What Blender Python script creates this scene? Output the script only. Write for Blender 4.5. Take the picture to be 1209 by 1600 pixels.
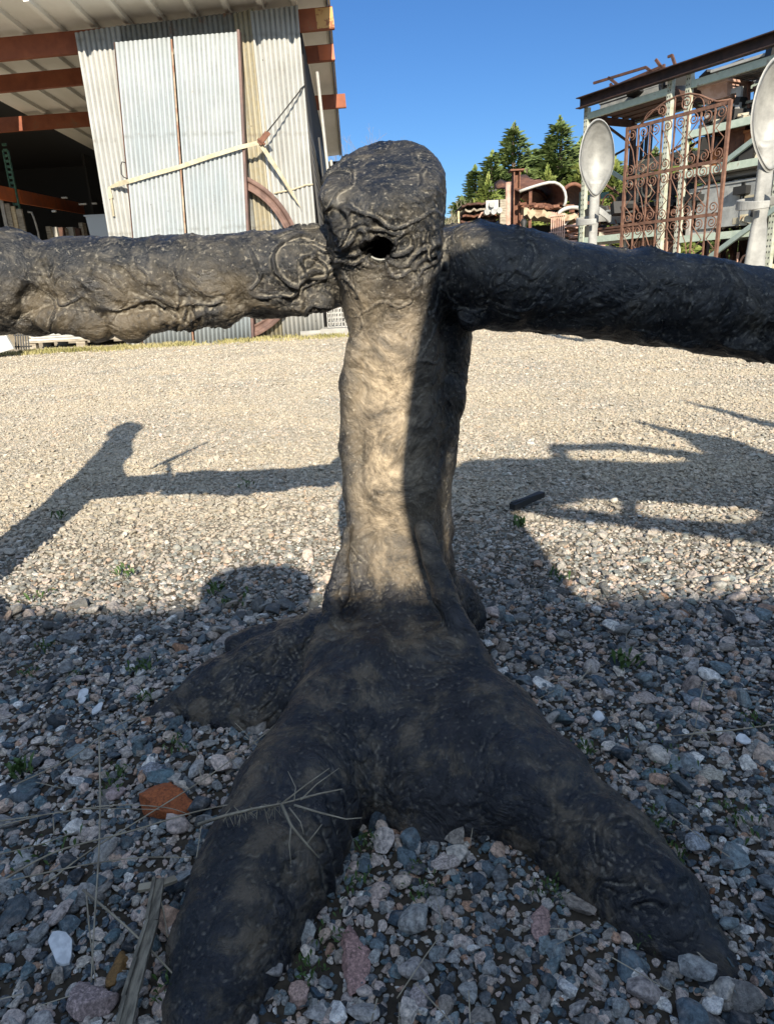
# Gravel yard with a cast-bronze tree-limb sculpture, an open metal shed, racks of salvage and conifers
import bpy, bmesh, math, random
import numpy as np
from mathutils import Vector, Matrix
PI = math.pi
SC = bpy.context.scene
C = SC.collection
for o_ in list(bpy.data.objects): bpy.data.objects.remove(o_)

# ------------------------------------------------------------------ camera
CAMH, PITCH, ROLL, FPX = 0.70, math.radians(18.4), math.radians(3.0), 1067.0
FW = np.array([0, math.cos(PITCH), -math.sin(PITCH)])
_r0 = np.array([1., 0, 0]); _u0 = np.array([0, math.sin(PITCH), math.cos(PITCH)])
RT = _r0*math.cos(ROLL) - _u0*math.sin(ROLL)
UP = _u0*math.cos(ROLL) + _r0*math.sin(ROLL)
cam_d = bpy.data.cameras.new('camera'); cam = bpy.data.objects.new('camera', cam_d); C.objects.link(cam)
cam_d.sensor_fit = 'VERTICAL'; cam_d.sensor_height = 36.0; cam_d.lens = FPX/1600*36.0
cam_d.clip_start = 0.02; cam_d.clip_end = 2000
M4 = Matrix(((RT[0], UP[0], -FW[0], 0), (RT[1], UP[1], -FW[1], 0), (RT[2], UP[2], -FW[2], CAMH), (0, 0, 0, 1)))
cam.matrix_world = M4
SC.camera = cam

# ------------------------------------------------------------------ sun and sky
SUN_EL, SUN_AZ = math.radians(27.3), math.radians(5.2)      # sun stands behind the camera, a little to the right
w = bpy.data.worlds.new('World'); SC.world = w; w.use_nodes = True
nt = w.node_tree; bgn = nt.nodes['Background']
sky = nt.nodes.new('ShaderNodeTexSky'); sky.sky_type = 'NISHITA'; sky.sun_disc = False
sky.sun_elevation = SUN_EL; sky.sun_rotation = PI - SUN_AZ
sky.air_density = 1.1; sky.dust_density = 0.1; sky.ozone_density = 4.0; sky.altitude = 200
hs = nt.nodes.new('ShaderNodeHueSaturation'); hs.inputs['Saturation'].default_value = 1.10
nt.links.new(sky.outputs[0], hs.inputs['Color'])
tn = nt.nodes.new('ShaderNodeMix'); tn.data_type = 'RGBA'; tn.blend_type = 'MULTIPLY'; tn.inputs[0].default_value = 1; tn.inputs[7].default_value = (.66, .88, 1.16, 1); nt.links.new(hs.outputs[0], tn.inputs[6])
# added fill glow, unseen behind the photographer, put in to brighten the shade
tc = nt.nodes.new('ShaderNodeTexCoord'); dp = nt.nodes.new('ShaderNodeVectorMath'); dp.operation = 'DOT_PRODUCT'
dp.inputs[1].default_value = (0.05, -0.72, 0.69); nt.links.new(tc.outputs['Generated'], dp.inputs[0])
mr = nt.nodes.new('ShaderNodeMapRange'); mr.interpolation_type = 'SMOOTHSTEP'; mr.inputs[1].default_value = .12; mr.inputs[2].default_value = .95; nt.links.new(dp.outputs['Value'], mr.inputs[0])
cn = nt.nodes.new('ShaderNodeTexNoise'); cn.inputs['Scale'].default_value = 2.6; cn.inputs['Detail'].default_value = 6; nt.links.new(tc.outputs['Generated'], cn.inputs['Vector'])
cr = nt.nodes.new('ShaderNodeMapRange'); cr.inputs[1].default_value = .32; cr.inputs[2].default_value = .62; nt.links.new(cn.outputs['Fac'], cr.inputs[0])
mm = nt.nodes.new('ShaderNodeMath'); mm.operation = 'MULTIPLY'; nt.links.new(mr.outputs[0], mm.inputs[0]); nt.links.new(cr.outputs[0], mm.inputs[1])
mx = nt.nodes.new('ShaderNodeMix'); mx.data_type = 'RGBA'; FILL_GLOW = 16.0; mx.inputs[7].default_value = (FILL_GLOW*.80, FILL_GLOW*.97, FILL_GLOW*1.18, 1)
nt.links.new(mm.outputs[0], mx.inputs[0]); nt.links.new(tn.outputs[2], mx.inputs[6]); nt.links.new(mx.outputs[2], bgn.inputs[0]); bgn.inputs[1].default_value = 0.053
sl = bpy.data.lights.new('sun', 'SUN'); sl.energy = 4.8; sl.angle = math.radians(0.53); sl.color = (1.0, 0.90, 0.74)
so = bpy.data.objects.new('sun', sl); C.objects.link(so)
SUNV = Vector((math.sin(SUN_AZ)*math.cos(SUN_EL), -math.cos(SUN_AZ)*math.cos(SUN_EL), math.sin(SUN_EL)))   # towards the sun
so.rotation_euler = SUNV.to_track_quat('Z', 'Y').to_euler()
SC.view_settings.view_transform = 'Standard'; SC.view_settings.look = 'None'
SC.view_settings.exposure = 1.0; SC.view_settings.gamma = 1.0
SC.cycles.max_bounces = 6; SC.cycles.diffuse_bounces = 3; SC.cycles.glossy_bounces = 3
SC.cycles.transparent_max_bounces = 6

# ------------------------------------------------------------------ helpers
def at(x, y, Y=None, z=None):
    """surveyed point: sight line of the photograph at (x, y) met with the plane at distance Y or height z"""
    d = FW*FPX + RT*(x-604.5) - UP*(y-800)
    t = Y/d[1] if z is None else (z-CAMH)/d[2]
    return np.array([0, 0, CAMH]) + d*t
def onplane(x, y, P0, N):
    d = FW*FPX + RT*(x-604.5) - UP*(y-800); c = np.array([0, 0, CAMH])
    return c + d*(((np.array(P0)-c)@N)/(d@N))
def lnk(o, parent=None):
    C.objects.link(o)
    if parent is not None: o.parent = parent
    return o
def tag(o, label=None, cat=None, group=None, kind=None):
    if label: o['label'] = label
    if cat: o['category'] = cat
    if group: o['group'] = group
    if kind: o['kind'] = kind
    return o
def empty(name, loc, label, cat, group=None, rz=0):
    o = bpy.data.objects.new(name, None); lnk(o); o.location = Vector([float(a) for a in loc]); o.rotation_euler = (0, 0, rz)
    o.empty_display_size = 0.1
    return tag(o, label, cat, group)
def inv_world(parent):
    if parent is None: return Matrix.Identity(4)
    m = Matrix.LocRotScale(parent.location, parent.rotation_euler, parent.scale)
    return m.inverted()
def np_mesh(name, V, Fc, mat=None, parent=None, smooth=True, world=True, uv=None):
    """V (n,3) in world space (moved into the parent's space), Fc (m,k) array or list"""
    V = np.asarray(V, dtype=np.float64)
    if world and parent is not None:
        m = np.array(inv_world(parent)); V = V @ m[:3, :3].T + m[:3, 3]
    me = bpy.data.meshes.new(name)
    if isinstance(Fc, np.ndarray):
        k = Fc.shape[1]; me.vertices.add(len(V)); me.vertices.foreach_set('co', V.astype(np.float32).ravel())
        me.loops.add(Fc.size); me.loops.foreach_set('vertex_index', Fc.astype(np.int32).ravel())
        me.polygons.add(len(Fc)); me.polygons.foreach_set('loop_start', np.arange(0, Fc.size, k, dtype=np.int32))
        me.polygons.foreach_set('loop_total', np.full(len(Fc), k, dtype=np.int32))
        me.update(calc_edges=True)
    else:
        me.from_pydata([tuple(v) for v in V], [], [tuple(f) for f in Fc]); me.update()
    me.validate()
    if smooth: me.polygons.foreach_set('use_smooth', np.ones(len(me.polygons), dtype=bool))
    if mat: me.materials.append(mat)
    return lnk(bpy.data.objects.new(name, me), parent)

class MB:
    """collects boxes, tubes and sheets in world space; build() links them as one mesh"""
    def __init__(s): s.V = []; s.F = []
    def add(s, V, F):
        n = len(s.V); s.V += [tuple(float(c) for c in v) for v in V]; s.F += [tuple(i+n for i in f) for f in F]; return s
    def box(s, c, size, rot=None):
        h = [a/2 for a in size]; V = []
        for x in (-1, 1):
            for y in (-1, 1):
                for z in (-1, 1):
                    v = Vector((x*h[0], y*h[1], z*h[2]))
                    if rot is not None: v = rot @ v
                    V.append(v + Vector([float(a) for a in c]))
        return s.add(V, [(0, 1, 3, 2), (4, 6, 7, 5), (0, 4, 5, 1), (2, 3, 7, 6), (0, 2, 6, 4), (1, 5, 7, 3)])
    def bar(s, a, b, w_, d_, upv=(0, 0, 1)):
        """rectangular bar from a to b, w_ sideways, d_ along upv"""
        a = Vector([float(x) for x in a]); b = Vector([float(x) for x in b]); t = (b-a).normalized(); u = Vector(upv)
        sd = t.cross(u)
        if sd.length < 1e-4: sd = t.cross(Vector((0, 1, 0.01)))
        sd.normalize(); u = sd.cross(t).normalized()
        V = []
        for p in (a, b):
            for i, j in ((-1, -1), (1, -1), (1, 1), (-1, 1)): V.append(p + sd*(i*w_/2) + u*(j*d_/2))
        return s.add(V, [(3, 2, 1, 0), (4, 5, 6, 7), (0, 1, 5, 4), (1, 2, 6, 5), (2, 3, 7, 6), (3, 0, 4, 7)])
    def cchan(s, a, b, h, d_, t=0.006, upv=(0, 0, 1), side=1):
        """C-section from a to b: web of height h, two flanges of depth d_"""
        a = Vector([float(x) for x in a]); b = Vector([float(x) for x in b]); tt = (b-a).normalized(); u = Vector(upv)
        sd = tt.cross(u).normalized(); u = sd.cross(tt).normalized()
        s.bar(a, b, t, h, upv)
        for k in (-1, 1):
            o = u*(k*(h/2-t/2)) + sd*(side*(d_/2+t*0.5))
            s.bar(a+o, b+o, d_, t, upv)
        return s
    def tube(s, pts, r, n=8, caps=True):
        P = [Vector([float(c) for c in p]) for p in pts]; m = len(P)
        R_ = [r]*m if not hasattr(r, '__len__') else list(r)
        V = []; F = []; prev = None
        for i in range(m):
            t = (P[min(i+1, m-1)] - P[max(i-1, 0)])
            if t.length < 1e-9: t = Vector((0, 0, 1))
            t.normalize()
            if prev is None:
                a = Vector((0, 0, 1)) if abs(t.z) < 0.9 else Vector((1, 0, 0)); u = t.cross(a).normalized()
            else:
                u = prev - t*prev.dot(t)
                if u.length < 1e-6: u = t.orthogonal()
                u.normalize()
            prev = u; v = t.cross(u)
            for k in range(n):
                an = 2*PI*k/n; V.append(P[i] + (u*math.cos(an)+v*math.sin(an))*R_[i])
        for i in range(m-1):
            for k in range(n):
                k2 = (k+1) % n; F.append((i*n+k, i*n+k2, (i+1)*n+k2, (i+1)*n+k))
        if caps:
            F.append(tuple(range(n-1, -1, -1))); F.append(tuple((m-1)*n+k for k in range(n)))
        return s.add(V, F)
    def poly(s, pts, thick, nrm):
        """flat plate from an outline, thickened along nrm"""
        nrm = Vector(nrm).normalized()*thick; n = len(pts)
        V = [Vector([float(c) for c in p]) for p in pts]; V = V + [v+nrm for v in V]
        F = [tuple(range(n-1, -1, -1)), tuple(range(n, 2*n))] + [(i, (i+1) % n, n+(i+1) % n, n+i) for i in range(n)]
        return s.add(V, F)
    def build(s, name, mat, parent=None, smooth=False, bevel=0, mat2=None, split=0):
        V = np.array(s.V)
        if parent is not None:
            m = np.array(inv_world(parent)); V = V @ m[:3, :3].T + m[:3, 3]
        me = bpy.data.meshes.new(name); me.from_pydata([tuple(v) for v in V], [], s.F); me.update()
        if smooth: me.polygons.foreach_set('use_smooth', np.ones(len(me.polygons), dtype=bool))
        me.materials.append(mat)
        if mat2:
            me.materials.append(mat2)
            for f_ in me.polygons[split:]: f_.material_index = 1
        o = lnk(bpy.data.objects.new(name, me), parent)
        if bevel:
            md = o.modifiers.new('bevel', 'BEVEL'); md.width = bevel; md.segments = 2; md.limit_method = 'ANGLE'
        return o

# vectorised gradient noise
_rng = np.random.RandomState(7)
_perm = np.concatenate([_rng.permutation(256)]*3)
_grad = _rng.normal(size=(256, 3)); _grad /= np.linalg.norm(_grad, axis=1)[:, None]
def pnoise(P):
    P = np.asarray(P, dtype=np.float64); i = np.floor(P).astype(int); f = P-i; i &= 255
    u = f*f*f*(f*(f*6-15)+10); out = 0
    for dx in (0, 1):
        for dy in (0, 1):
            for dz in (0, 1):
                h = _perm[_perm[_perm[i[..., 0]+dx]+i[..., 1]+dy]+i[..., 2]+dz]
                g_ = _grad[h]; dd = (g_*(f-np.array([dx, dy, dz]))).sum(-1)
                wx = u[..., 0] if dx else 1-u[..., 0]; wy = u[..., 1] if dy else 1-u[..., 1]; wz = u[..., 2] if dz else 1-u[..., 2]
                out = out + dd*wx*wy*wz
    return out*1.6
def fbm(P, octv=4, g_=0.5, lac=2.03):
    a = 1.; s = 0; P = np.asarray(P, float).copy()
    for _ in range(octv):
        s = s + a*pnoise(P); P = P*lac+11.3; a *= g_
    return s

# ------------------------------------------------------------------ material helpers
def mat(name, col=(.5, .5, .5), rough=.6, metal=0., spec=.5):
    m = bpy.data.materials.new(name); m.use_nodes = True
    b = m.node_tree.nodes['Principled BSDF']
    b.inputs['Base Color'].default_value = (*col, 1); b.inputs['Roughness'].default_value = rough
    b.inputs['Metallic'].default_value = metal; b.inputs['Specular IOR Level'].default_value = spec
    return m
class NT:
    def __init__(s, m): s.m = m; s.t = m.node_tree; s.b = s.t.nodes['Principled BSDF']
    def n(s, typ, **k):
        x = s.t.nodes.new(typ)
        for a, v in k.items():
            if a.startswith('i_'):
                x.inputs[a[2:].replace('_', ' ')].default_value = v
            else: setattr(x, a, v)
        return x
    def l(s, a, b): s.t.links.new(a, b)
    def coord(s, kind='Object'): return s.n('ShaderNodeTexCoord').outputs[kind]
    def pos(s): return s.n('ShaderNodeNewGeometry').outputs['Position']
    def noise(s, scale, detail=5, rough=.55, vec=None, dist=0, w=None):
        x = s.n('ShaderNodeTexNoise')
        if w is not None: x.noise_dimensions = '4D'; s.l(w, x.inputs['W'])
        x.inputs['Scale'].default_value = scale; x.inputs['Detail'].default_value = detail; x.inputs['Roughness'].default_value = rough
        x.inputs['Distortion'].default_value = dist
        if vec is not None: s.l(vec, x.inputs['Vector'])
        return x.outputs['Fac']
    def voro(s, scale, vec=None, feature='F1', out='Distance', rnd=1.0):
        x = s.n('ShaderNodeTexVoronoi', feature=feature); x.inputs['Scale'].default_value = scale
        x.inputs['Randomness'].default_value = rnd
        if vec is not None: s.l(vec, x.inputs['Vector'])
        return x.outputs[out]
    def ramp(s, fac, stops, interp='LINEAR'):
        x = s.n('ShaderNodeValToRGB'); cr = x.color_ramp; cr.interpolation = interp
        while len(cr.elements) > 1: cr.elements.remove(cr.elements[-1])
        for i, (p, c) in enumerate(stops):
            e = cr.elements[0] if i == 0 else cr.elements.new(p)
            e.position = p; e.color = (*c, 1) if len(c) == 3 else c
        s.l(fac, x.inputs['Fac']); return x.outputs['Color']
    def mix(s, fac, a, b, blend='MIX'):
        x = s.n('ShaderNodeMix', data_type='RGBA', blend_type=blend)
        for v, sock in ((fac, x.inputs[0]), (a, x.inputs[6]), (b, x.inputs[7])):
            if isinstance(v, (int, float)): sock.default_value = v
            elif isinstance(v, tuple): sock.default_value = (*v, 1) if len(v) == 3 else v
            else: s.l(v, sock)
        return x.outputs[2]
    def math(s, op, a, b=None, clamp=False):
        x = s.n('ShaderNodeMath', operation=op, use_clamp=clamp)
        for v, sock in ((a, x.inputs[0]), (b, x.inputs[1])):
            if v is None: continue
            if isinstance(v, (int, float)): sock.default_value = v
            else: s.l(v, sock)
        return x.outputs[0]
    def maprange(s, v, a, b, c=0, d=1):
        x = s.n('ShaderNodeMapRange'); x.inputs[1].default_value = a; x.inputs[2].default_value = b
        x.inputs[3].default_value = c; x.inputs[4].default_value = d; s.l(v, x.inputs[0]); return x.outputs[0]
    def bump(s, h, strength=.4, dist=.01, prev=None):
        x = s.n('ShaderNodeBump'); x.inputs['Strength'].default_value = strength; x.inputs['Distance'].default_value = dist
        s.l(h, x.inputs['Height'])
        if prev is not None: s.l(prev, x.inputs['Normal'])
        return x.outputs['Normal']
    def out(s, color=None, rough=None, normal=None, metal=None):
        if color is not None: s.l(color, s.b.inputs['Base Color'])
        if rough is not None: s.l(rough, s.b.inputs['Roughness'])
        if normal is not None: s.l(normal, s.b.inputs['Normal'])
        if metal is not None: s.l(metal, s.b.inputs['Metallic'])
def scaled(N, vec, sx, sy, sz):
    x = N.n('ShaderNodeMapping'); x.inputs['Scale'].default_value = (sx, sy, sz); N.l(vec, x.inputs['Vector']); return x.outputs[0]
def two_tone(name, c1, c2, scale=6, rough=.7, lo=.4, hi=.6, metal=0., bump=.2, bs=40, c3=None, stretch=None, bd=.004):
    m = mat(name, c1, rough, metal); N = NT(m); p = N.pos()
    if stretch: p = scaled(N, p, *stretch)
    f = N.noise(scale, 6, .6, p)
    col = N.ramp(f, [(lo, c1), (hi, c2)] + ([(min(hi+.12, 1), c3)] if c3 else []))
    h = N.noise(bs, 4, .6, p)
    N.out(col, normal=N.bump(h, bump, bd)); return m
# ------------------------------------------------------------------ ground sheet and gravel
def gh(x, y):
    """gentle height of the yard"""
    P = np.stack([x*0.9, y*0.9, np.zeros_like(x)], -1)
    return 0.010*pnoise(P) + 0.006*pnoise(P*4.1+5)
m_ground = mat('yard_gravel', (.3, .26, .2), .95, spec=.15); N = NT(m_ground); p = N.pos()
v1c = N.voro(62, p, out='Color'); v1 = N.voro(62, p, out='Distance'); v2 = N.voro(150, p, out='Distance'); v2c = N.voro(150, p, out='Color')
sep = N.n('ShaderNodeSeparateColor'); N.l(v1c, sep.inputs[0])
stonec = N.ramp(sep.outputs[0], [(0, (.17, .16, .15)), (.25, (.34, .30, .24)), (.6, (.44, .39, .31)), (.85, (.56, .50, .41)), (1, (.24, .21, .18))])
sandc = N.ramp(N.noise(35, 6, .7, p), [(.3, (.27, .23, .175)), (.7, (.47, .41, .31))])
far = N.mix(N.ramp(v1, [(.30, (0, 0, 0)), (.46, (1, 1, 1))]), stonec, sandc)
patch = N.noise(.55, 4, .6, p)
far = N.mix(N.maprange(patch, .35, .7, 0, .55), far, (.46, .40, .31))
track = N.noise(1.1, 5, .7, scaled(N, p, .35, 1.6, 1)); far = N.mix(N.maprange(track, .50, .62, 0, .38), far, (.27, .235, .185))
fine = N.ramp(N.noise(230, 2, .5, p), [(.35, (.82, .82, .82)), (.65, (1.12, 1.12, 1.12))])
far = N.mix(1.0, far, fine, 'MULTIPLY')
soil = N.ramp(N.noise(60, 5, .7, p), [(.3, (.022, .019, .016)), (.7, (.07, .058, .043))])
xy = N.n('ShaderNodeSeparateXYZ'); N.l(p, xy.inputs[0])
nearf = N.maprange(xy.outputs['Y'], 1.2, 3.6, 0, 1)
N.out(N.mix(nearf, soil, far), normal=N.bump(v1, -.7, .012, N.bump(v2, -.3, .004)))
def axis_pts(lo, hi, near_lo, near_hi, step):
    a = list(np.arange(near_lo, near_hi, step)); s = step; x = near_lo
    left = []
    while x > lo: s *= 1.35; x -= s; left.append(x)
    s = step; x = a[-1]; right = []
    while x < hi: s *= 1.35; x += s; right.append(x)
    return np.array(left[::-1]+a+right)
gx = axis_pts(-600, 600, -6, 6, .12); gy = axis_pts(-300, 900, -1, 13, .12)
X, Y = np.meshgrid(gx, gy, indexing='ij')
Z = gh(X, Y)*np.exp(-((np.abs(X)/14)**4))*np.exp(-((np.abs(Y-5)/14)**4))
nx, ny = X.shape; idx = np.arange(nx*ny).reshape(nx, ny)
Fq = np.stack([idx[:-1, :-1], idx[1:, :-1], idx[1:, 1:], idx[:-1, 1:]], -1).reshape(-1, 4)
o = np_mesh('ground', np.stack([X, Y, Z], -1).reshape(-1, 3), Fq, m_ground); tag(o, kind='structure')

# stones: a few hand-shaped pebbles, scattered by the ten thousand
def stone_mesh(seed, sub=2, sx=1, sy=.8, sz=.6, facets=9, name='pebble_shape', rough=.05):
    rs = np.random.RandomState(seed); bm = bmesh.new(); bmesh.ops.create_icosphere(bm, subdivisions=sub, radius=1)
    V = np.array([v.co[:] for v in bm.verts]); Fc = np.array([[v.index for v in f.verts] for f in bm.faces]); bm.free()
    D = rs.normal(size=(facets, 3)); D /= np.linalg.norm(D, axis=1)[:, None]
    for k in range(facets):                                   # planes chipped off
        h = rs.uniform(.42, .78); d = V@D[k]; ex = np.clip(d-h, 0, None); V -= ex[:, None]*D[k]*.97
    V *= (1 + rough*fbm(V*1.7+seed*3.1, 3))[:, None]
    V *= np.array([sx, sy, sz]); V /= np.abs(V).max()*2
    return V, Fc
pm = bpy.data.collections.new('pebble_shapes')
def stone_mat(name, warm=0.):
    m = mat(name, rough=.85, spec=.3); N = NT(m)
    info = N.n('ShaderNodeObjectInfo').outputs['Random']; oc = N.coord('Object')
    geo = N.pos()
    base = N.ramp(info, [(0, (.028, .036, .046)), (.11, (.055, .095, .135)), (.20, (.22, .28, .30)), (.29, (.60, .475, .42)), (.37, (.12, .20, .235)), (.47, (.05, .065, .082)),
                         (.55, (.34, .355, .35)), (.63, (.58, .49, .44)), (.69, (.30, .27, .235)), (.77, (.075, .11, .14)), (.84, (.62, .57, .50)), (.91, (.44, .25, .16)), (.94, (.68, .66, .61)), (.975, (.80, .80, .78)), (.985, (.42, .43, .43)), (1, (.28, .13, .06))])
    wv = N.math('MULTIPLY', info, 97.0)
    sp = N.noise(5.5, 5, .75, oc, w=wv)
    speck = N.ramp(sp, [(.36, (.35, .35, .37)), (.5, (1, 1, 1)), (.62, (1.65, 1.6, 1.55))])
    vein = N.noise(1.6, 3, .6, oc, w=wv, dist=1.5)
    base = N.mix(N.maprange(vein, .5, .75, 0, .55), base, (.36, .31, .27))
    col = N.mix(.85, base, N.mix(1.0, base, speck, 'MULTIPLY'))
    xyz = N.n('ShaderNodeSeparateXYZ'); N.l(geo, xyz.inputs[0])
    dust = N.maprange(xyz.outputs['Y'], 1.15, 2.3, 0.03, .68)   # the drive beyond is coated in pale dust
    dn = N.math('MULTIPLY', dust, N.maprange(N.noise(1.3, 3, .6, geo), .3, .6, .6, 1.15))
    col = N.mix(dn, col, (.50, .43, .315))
    N.out(col, normal=N.bump(N.noise(7, 5, .7, oc, w=wv), .5, .05)); return m
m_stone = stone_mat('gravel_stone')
for k in range(12):
    rs = np.random.RandomState(k+50)
    V, Fc = stone_mesh(k*7+1, 2 if k % 2 else 3, 1, rs.uniform(.62, .95), rs.uniform(.4, .75), 8+k % 5)
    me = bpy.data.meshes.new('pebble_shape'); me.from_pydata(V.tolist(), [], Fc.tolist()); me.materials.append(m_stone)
    me.polygons.foreach_set('use_smooth', np.ones(len(me.polygons), dtype=bool)) if k % 3 == 0 else None
    pm.objects.link(bpy.data.objects.new('pebble_shape', me))
rs = np.random.RandomState(3)
def scatter(y0, y1, dens, smin, smed, smax, margin=.35, lift=.15):
    hw = lambda y: .60*(.949*y+.25)+margin
    area = (hw(y0)+hw(y1))*(y1-y0); n = int(area*dens)
    y = rs.uniform(y0, y1, n*2); x = rs.uniform(-hw(y1), hw(y1), n*2); k = np.abs(x) < hw(y); x, y = x[k][:n], y[k][:n]
    s = np.clip(smed*np.exp(rs.normal(0, .42, len(x))), smin, smax)
    z = gh(x, y)+s*lift*rs.uniform(.2, 1.6, len(x))
    return np.stack([x, y, z], -1), s
sets = [scatter(.28, 1.5, 22000, .0042, .0090, .034, .35), scatter(.28, 1.5, 900, .018, .0245, .046, .35, .2),
        scatter(1.5, 3.0, 16500, .0045, .0092, .028, .35), scatter(1.5, 3.0, 120, .022, .028, .04, .35),
        scatter(3.0, 5.0, 8200, .006, .0105, .028, .4), scatter(5.0, 8.0, 2600, .010, .015, .03, .5), scatter(8.0, 10.6, 700, .012, .018, .045, .6)]
PP = np.concatenate([a for a, b in sets]); SS = np.concatenate([b for a, b in sets])
print('stones', len(PP))
me = bpy.data.meshes.new('gravel'); me.vertices.add(len(PP)); me.vertices.foreach_set('co', PP.astype(np.float32).ravel())
a = me.attributes.new('sc', 'FLOAT', 'POINT'); a.data.foreach_set('value', SS.astype(np.float32))
rot = np.stack([rs.normal(0, .35, len(PP)), rs.normal(0, .35, len(PP)), rs.uniform(0, 6.283, len(PP))], -1)
a = me.attributes.new('rt', 'FLOAT_VECTOR', 'POINT'); a.data.foreach_set('vector', rot.astype(np.float32).ravel())
me.update(); gobj = lnk(bpy.data.objects.new('gravel', me)); tag(gobj, 'loose grey, pink and pale gravel covering the yard', 'gravel', kind='stuff')
ng = bpy.data.node_groups.new('gravel_scatter', 'GeometryNodeTree')
ng.interface.new_socket('Geometry', in_out='INPUT', socket_type='NodeSocketGeometry'); ng.interface.new_socket('Geometry', in_out='OUTPUT', socket_type='NodeSocketGeometry')
gi = ng.nodes.new('NodeGroupInput'); go = ng.nodes.new('NodeGroupOutput'); iop = ng.nodes.new('GeometryNodeInstanceOnPoints')
ci = ng.nodes.new('GeometryNodeCollectionInfo'); ci.inputs['Collection'].default_value = pm; ci.inputs['Separate Children'].default_value = True; ci.inputs['Reset Children'].default_value = True
na = ng.nodes.new('GeometryNodeInputNamedAttribute'); na.data_type = 'FLOAT'; na.inputs['Name'].default_value = 'sc'
nr = ng.nodes.new('GeometryNodeInputNamedAttribute'); nr.data_type = 'FLOAT_VECTOR'; nr.inputs['Name'].default_value = 'rt'
e2r = ng.nodes.new('FunctionNodeEulerToRotation'); m2p = ng.nodes.new('GeometryNodeMeshToPoints')
L = ng.links.new
L(gi.outputs[0], m2p.inputs['Mesh']); L(m2p.outputs[0], iop.inputs['Points']); L(ci.outputs[0], iop.inputs['Instance']); iop.inputs['Pick Instance'].default_value = True
L(na.outputs[0], iop.inputs['Scale']); L(nr.outputs[0], e2r.inputs[0]); L(e2r.outputs[0], iop.inputs['Rotation']); L(iop.outputs[0], go.inputs[0])
md = gobj.modifiers.new('scatter', 'NODES'); md.node_group = ng
# ------------------------------------------------------------------ the bronze sculpture
def sdf_field(lo, hi, vs):
    n = [int(math.ceil((hi[i]-lo[i])/vs)) for i in range(3)]
    return np.full(n, .03, dtype=np.float32)
def sub(Fd, lo, vs, c0, c1):
    a = [max(0, int((c0[i]-lo[i])/vs)) for i in range(3)]; b = [min(Fd.shape[i], int((c1[i]-lo[i])/vs)+2) for i in range(3)]
    if any(b[i] <= a[i] for i in range(3)): return None
    sl_ = tuple(slice(a[i], b[i]) for i in range(3))
    ax = [lo[i]+vs*np.arange(a[i], b[i], dtype=np.float32) for i in range(3)]
    return sl_, np.meshgrid(*ax, indexing='ij', sparse=True)
def smin(a, b, k):
    h = np.clip(.5+.5*(b-a)/k, 0, 1); return b*(1-h)+a*h-k*h*(1-h)
def cone(Fd, lo, vs, a, ra, b, rb, k=.02, carve=False, flat=1.0):
    a = np.array(a, float); b = np.array(b, float); m = max(ra, rb)+.04+k
    s_ = sub(Fd, lo, vs, np.minimum(a, b)-m, np.maximum(a, b)+m)
    if s_ is None: return
    sl_, (x, y, z) = s_
    ab = b-a; l2 = max(ab@ab, 1e-9)
    t = np.clip(((x-a[0])*ab[0]+(y-a[1])*ab[1]+(z-a[2])*ab[2])/l2, 0, 1)
    d = np.sqrt((x-a[0]-t*ab[0])**2+(y-a[1]-t*ab[1])**2+((z-a[2]-t*ab[2])*flat)**2) - (ra+(rb-ra)*t)
    if carve: Fd[sl_] = -smin(-Fd[sl_], d, k)
    else: Fd[sl_] = smin(Fd[sl_], d, k)
def chain(Fd, lo, vs, pts, k=.02, **kw):
    for i in range(len(pts)-1): cone(Fd, lo, vs, pts[i][:3], pts[i][3], pts[i+1][:3], pts[i+1][3], k, **kw)
def polygonise(Fd, lo, vs, zcut=None):
    import openvdb
    G = openvdb.FloatGrid(.03); G.copyFromArray(np.ascontiguousarray(np.clip(Fd, -.03, .03)))
    pts, tris, quads = G.convertToPolygons(isovalue=0.0, adaptivity=0.0)
    return pts.astype(np.float64)*vs+np.array(lo), quads[:, ::-1].astype(np.int64)
def vnormals(V, Q):
    n = np.cross(V[Q[:, 2]]-V[Q[:, 0]], V[Q[:, 3]]-V[Q[:, 1]]); out = np.zeros_like(V)
    for k in range(4): np.add.at(out, Q[:, k], n)
    return out/np.maximum(np.linalg.norm(out, axis=1), 1e-12)[:, None]
def subdivide_q(V, Q):
    """one level of Catmull-like midpoint subdivision of a quad mesh"""
    E_ = np.sort(np.concatenate([Q[:, [0, 1]], Q[:, [1, 2]], Q[:, [2, 3]], Q[:, [3, 0]]]), axis=1)
    key = E_[:, 0]*len(V)+E_[:, 1]; u, inv = np.unique(key, return_inverse=True)
    mid = (V[u//len(V)]+V[u % len(V)])/2; cen = V[Q].mean(1); n = len(V); m = len(Q)
    e = inv.reshape(4, m)+n; c = np.arange(m)+n+len(u)
    F_ = np.concatenate([np.stack([Q[:, 0], e[0], c, e[3]], 1), np.stack([e[0], Q[:, 1], e[1], c], 1), np.stack([c, e[1], Q[:, 2], e[2]], 1), np.stack([e[3], c, e[2], Q[:, 3]], 1)])
    return np.concatenate([V, mid, cen]), F_

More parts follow.
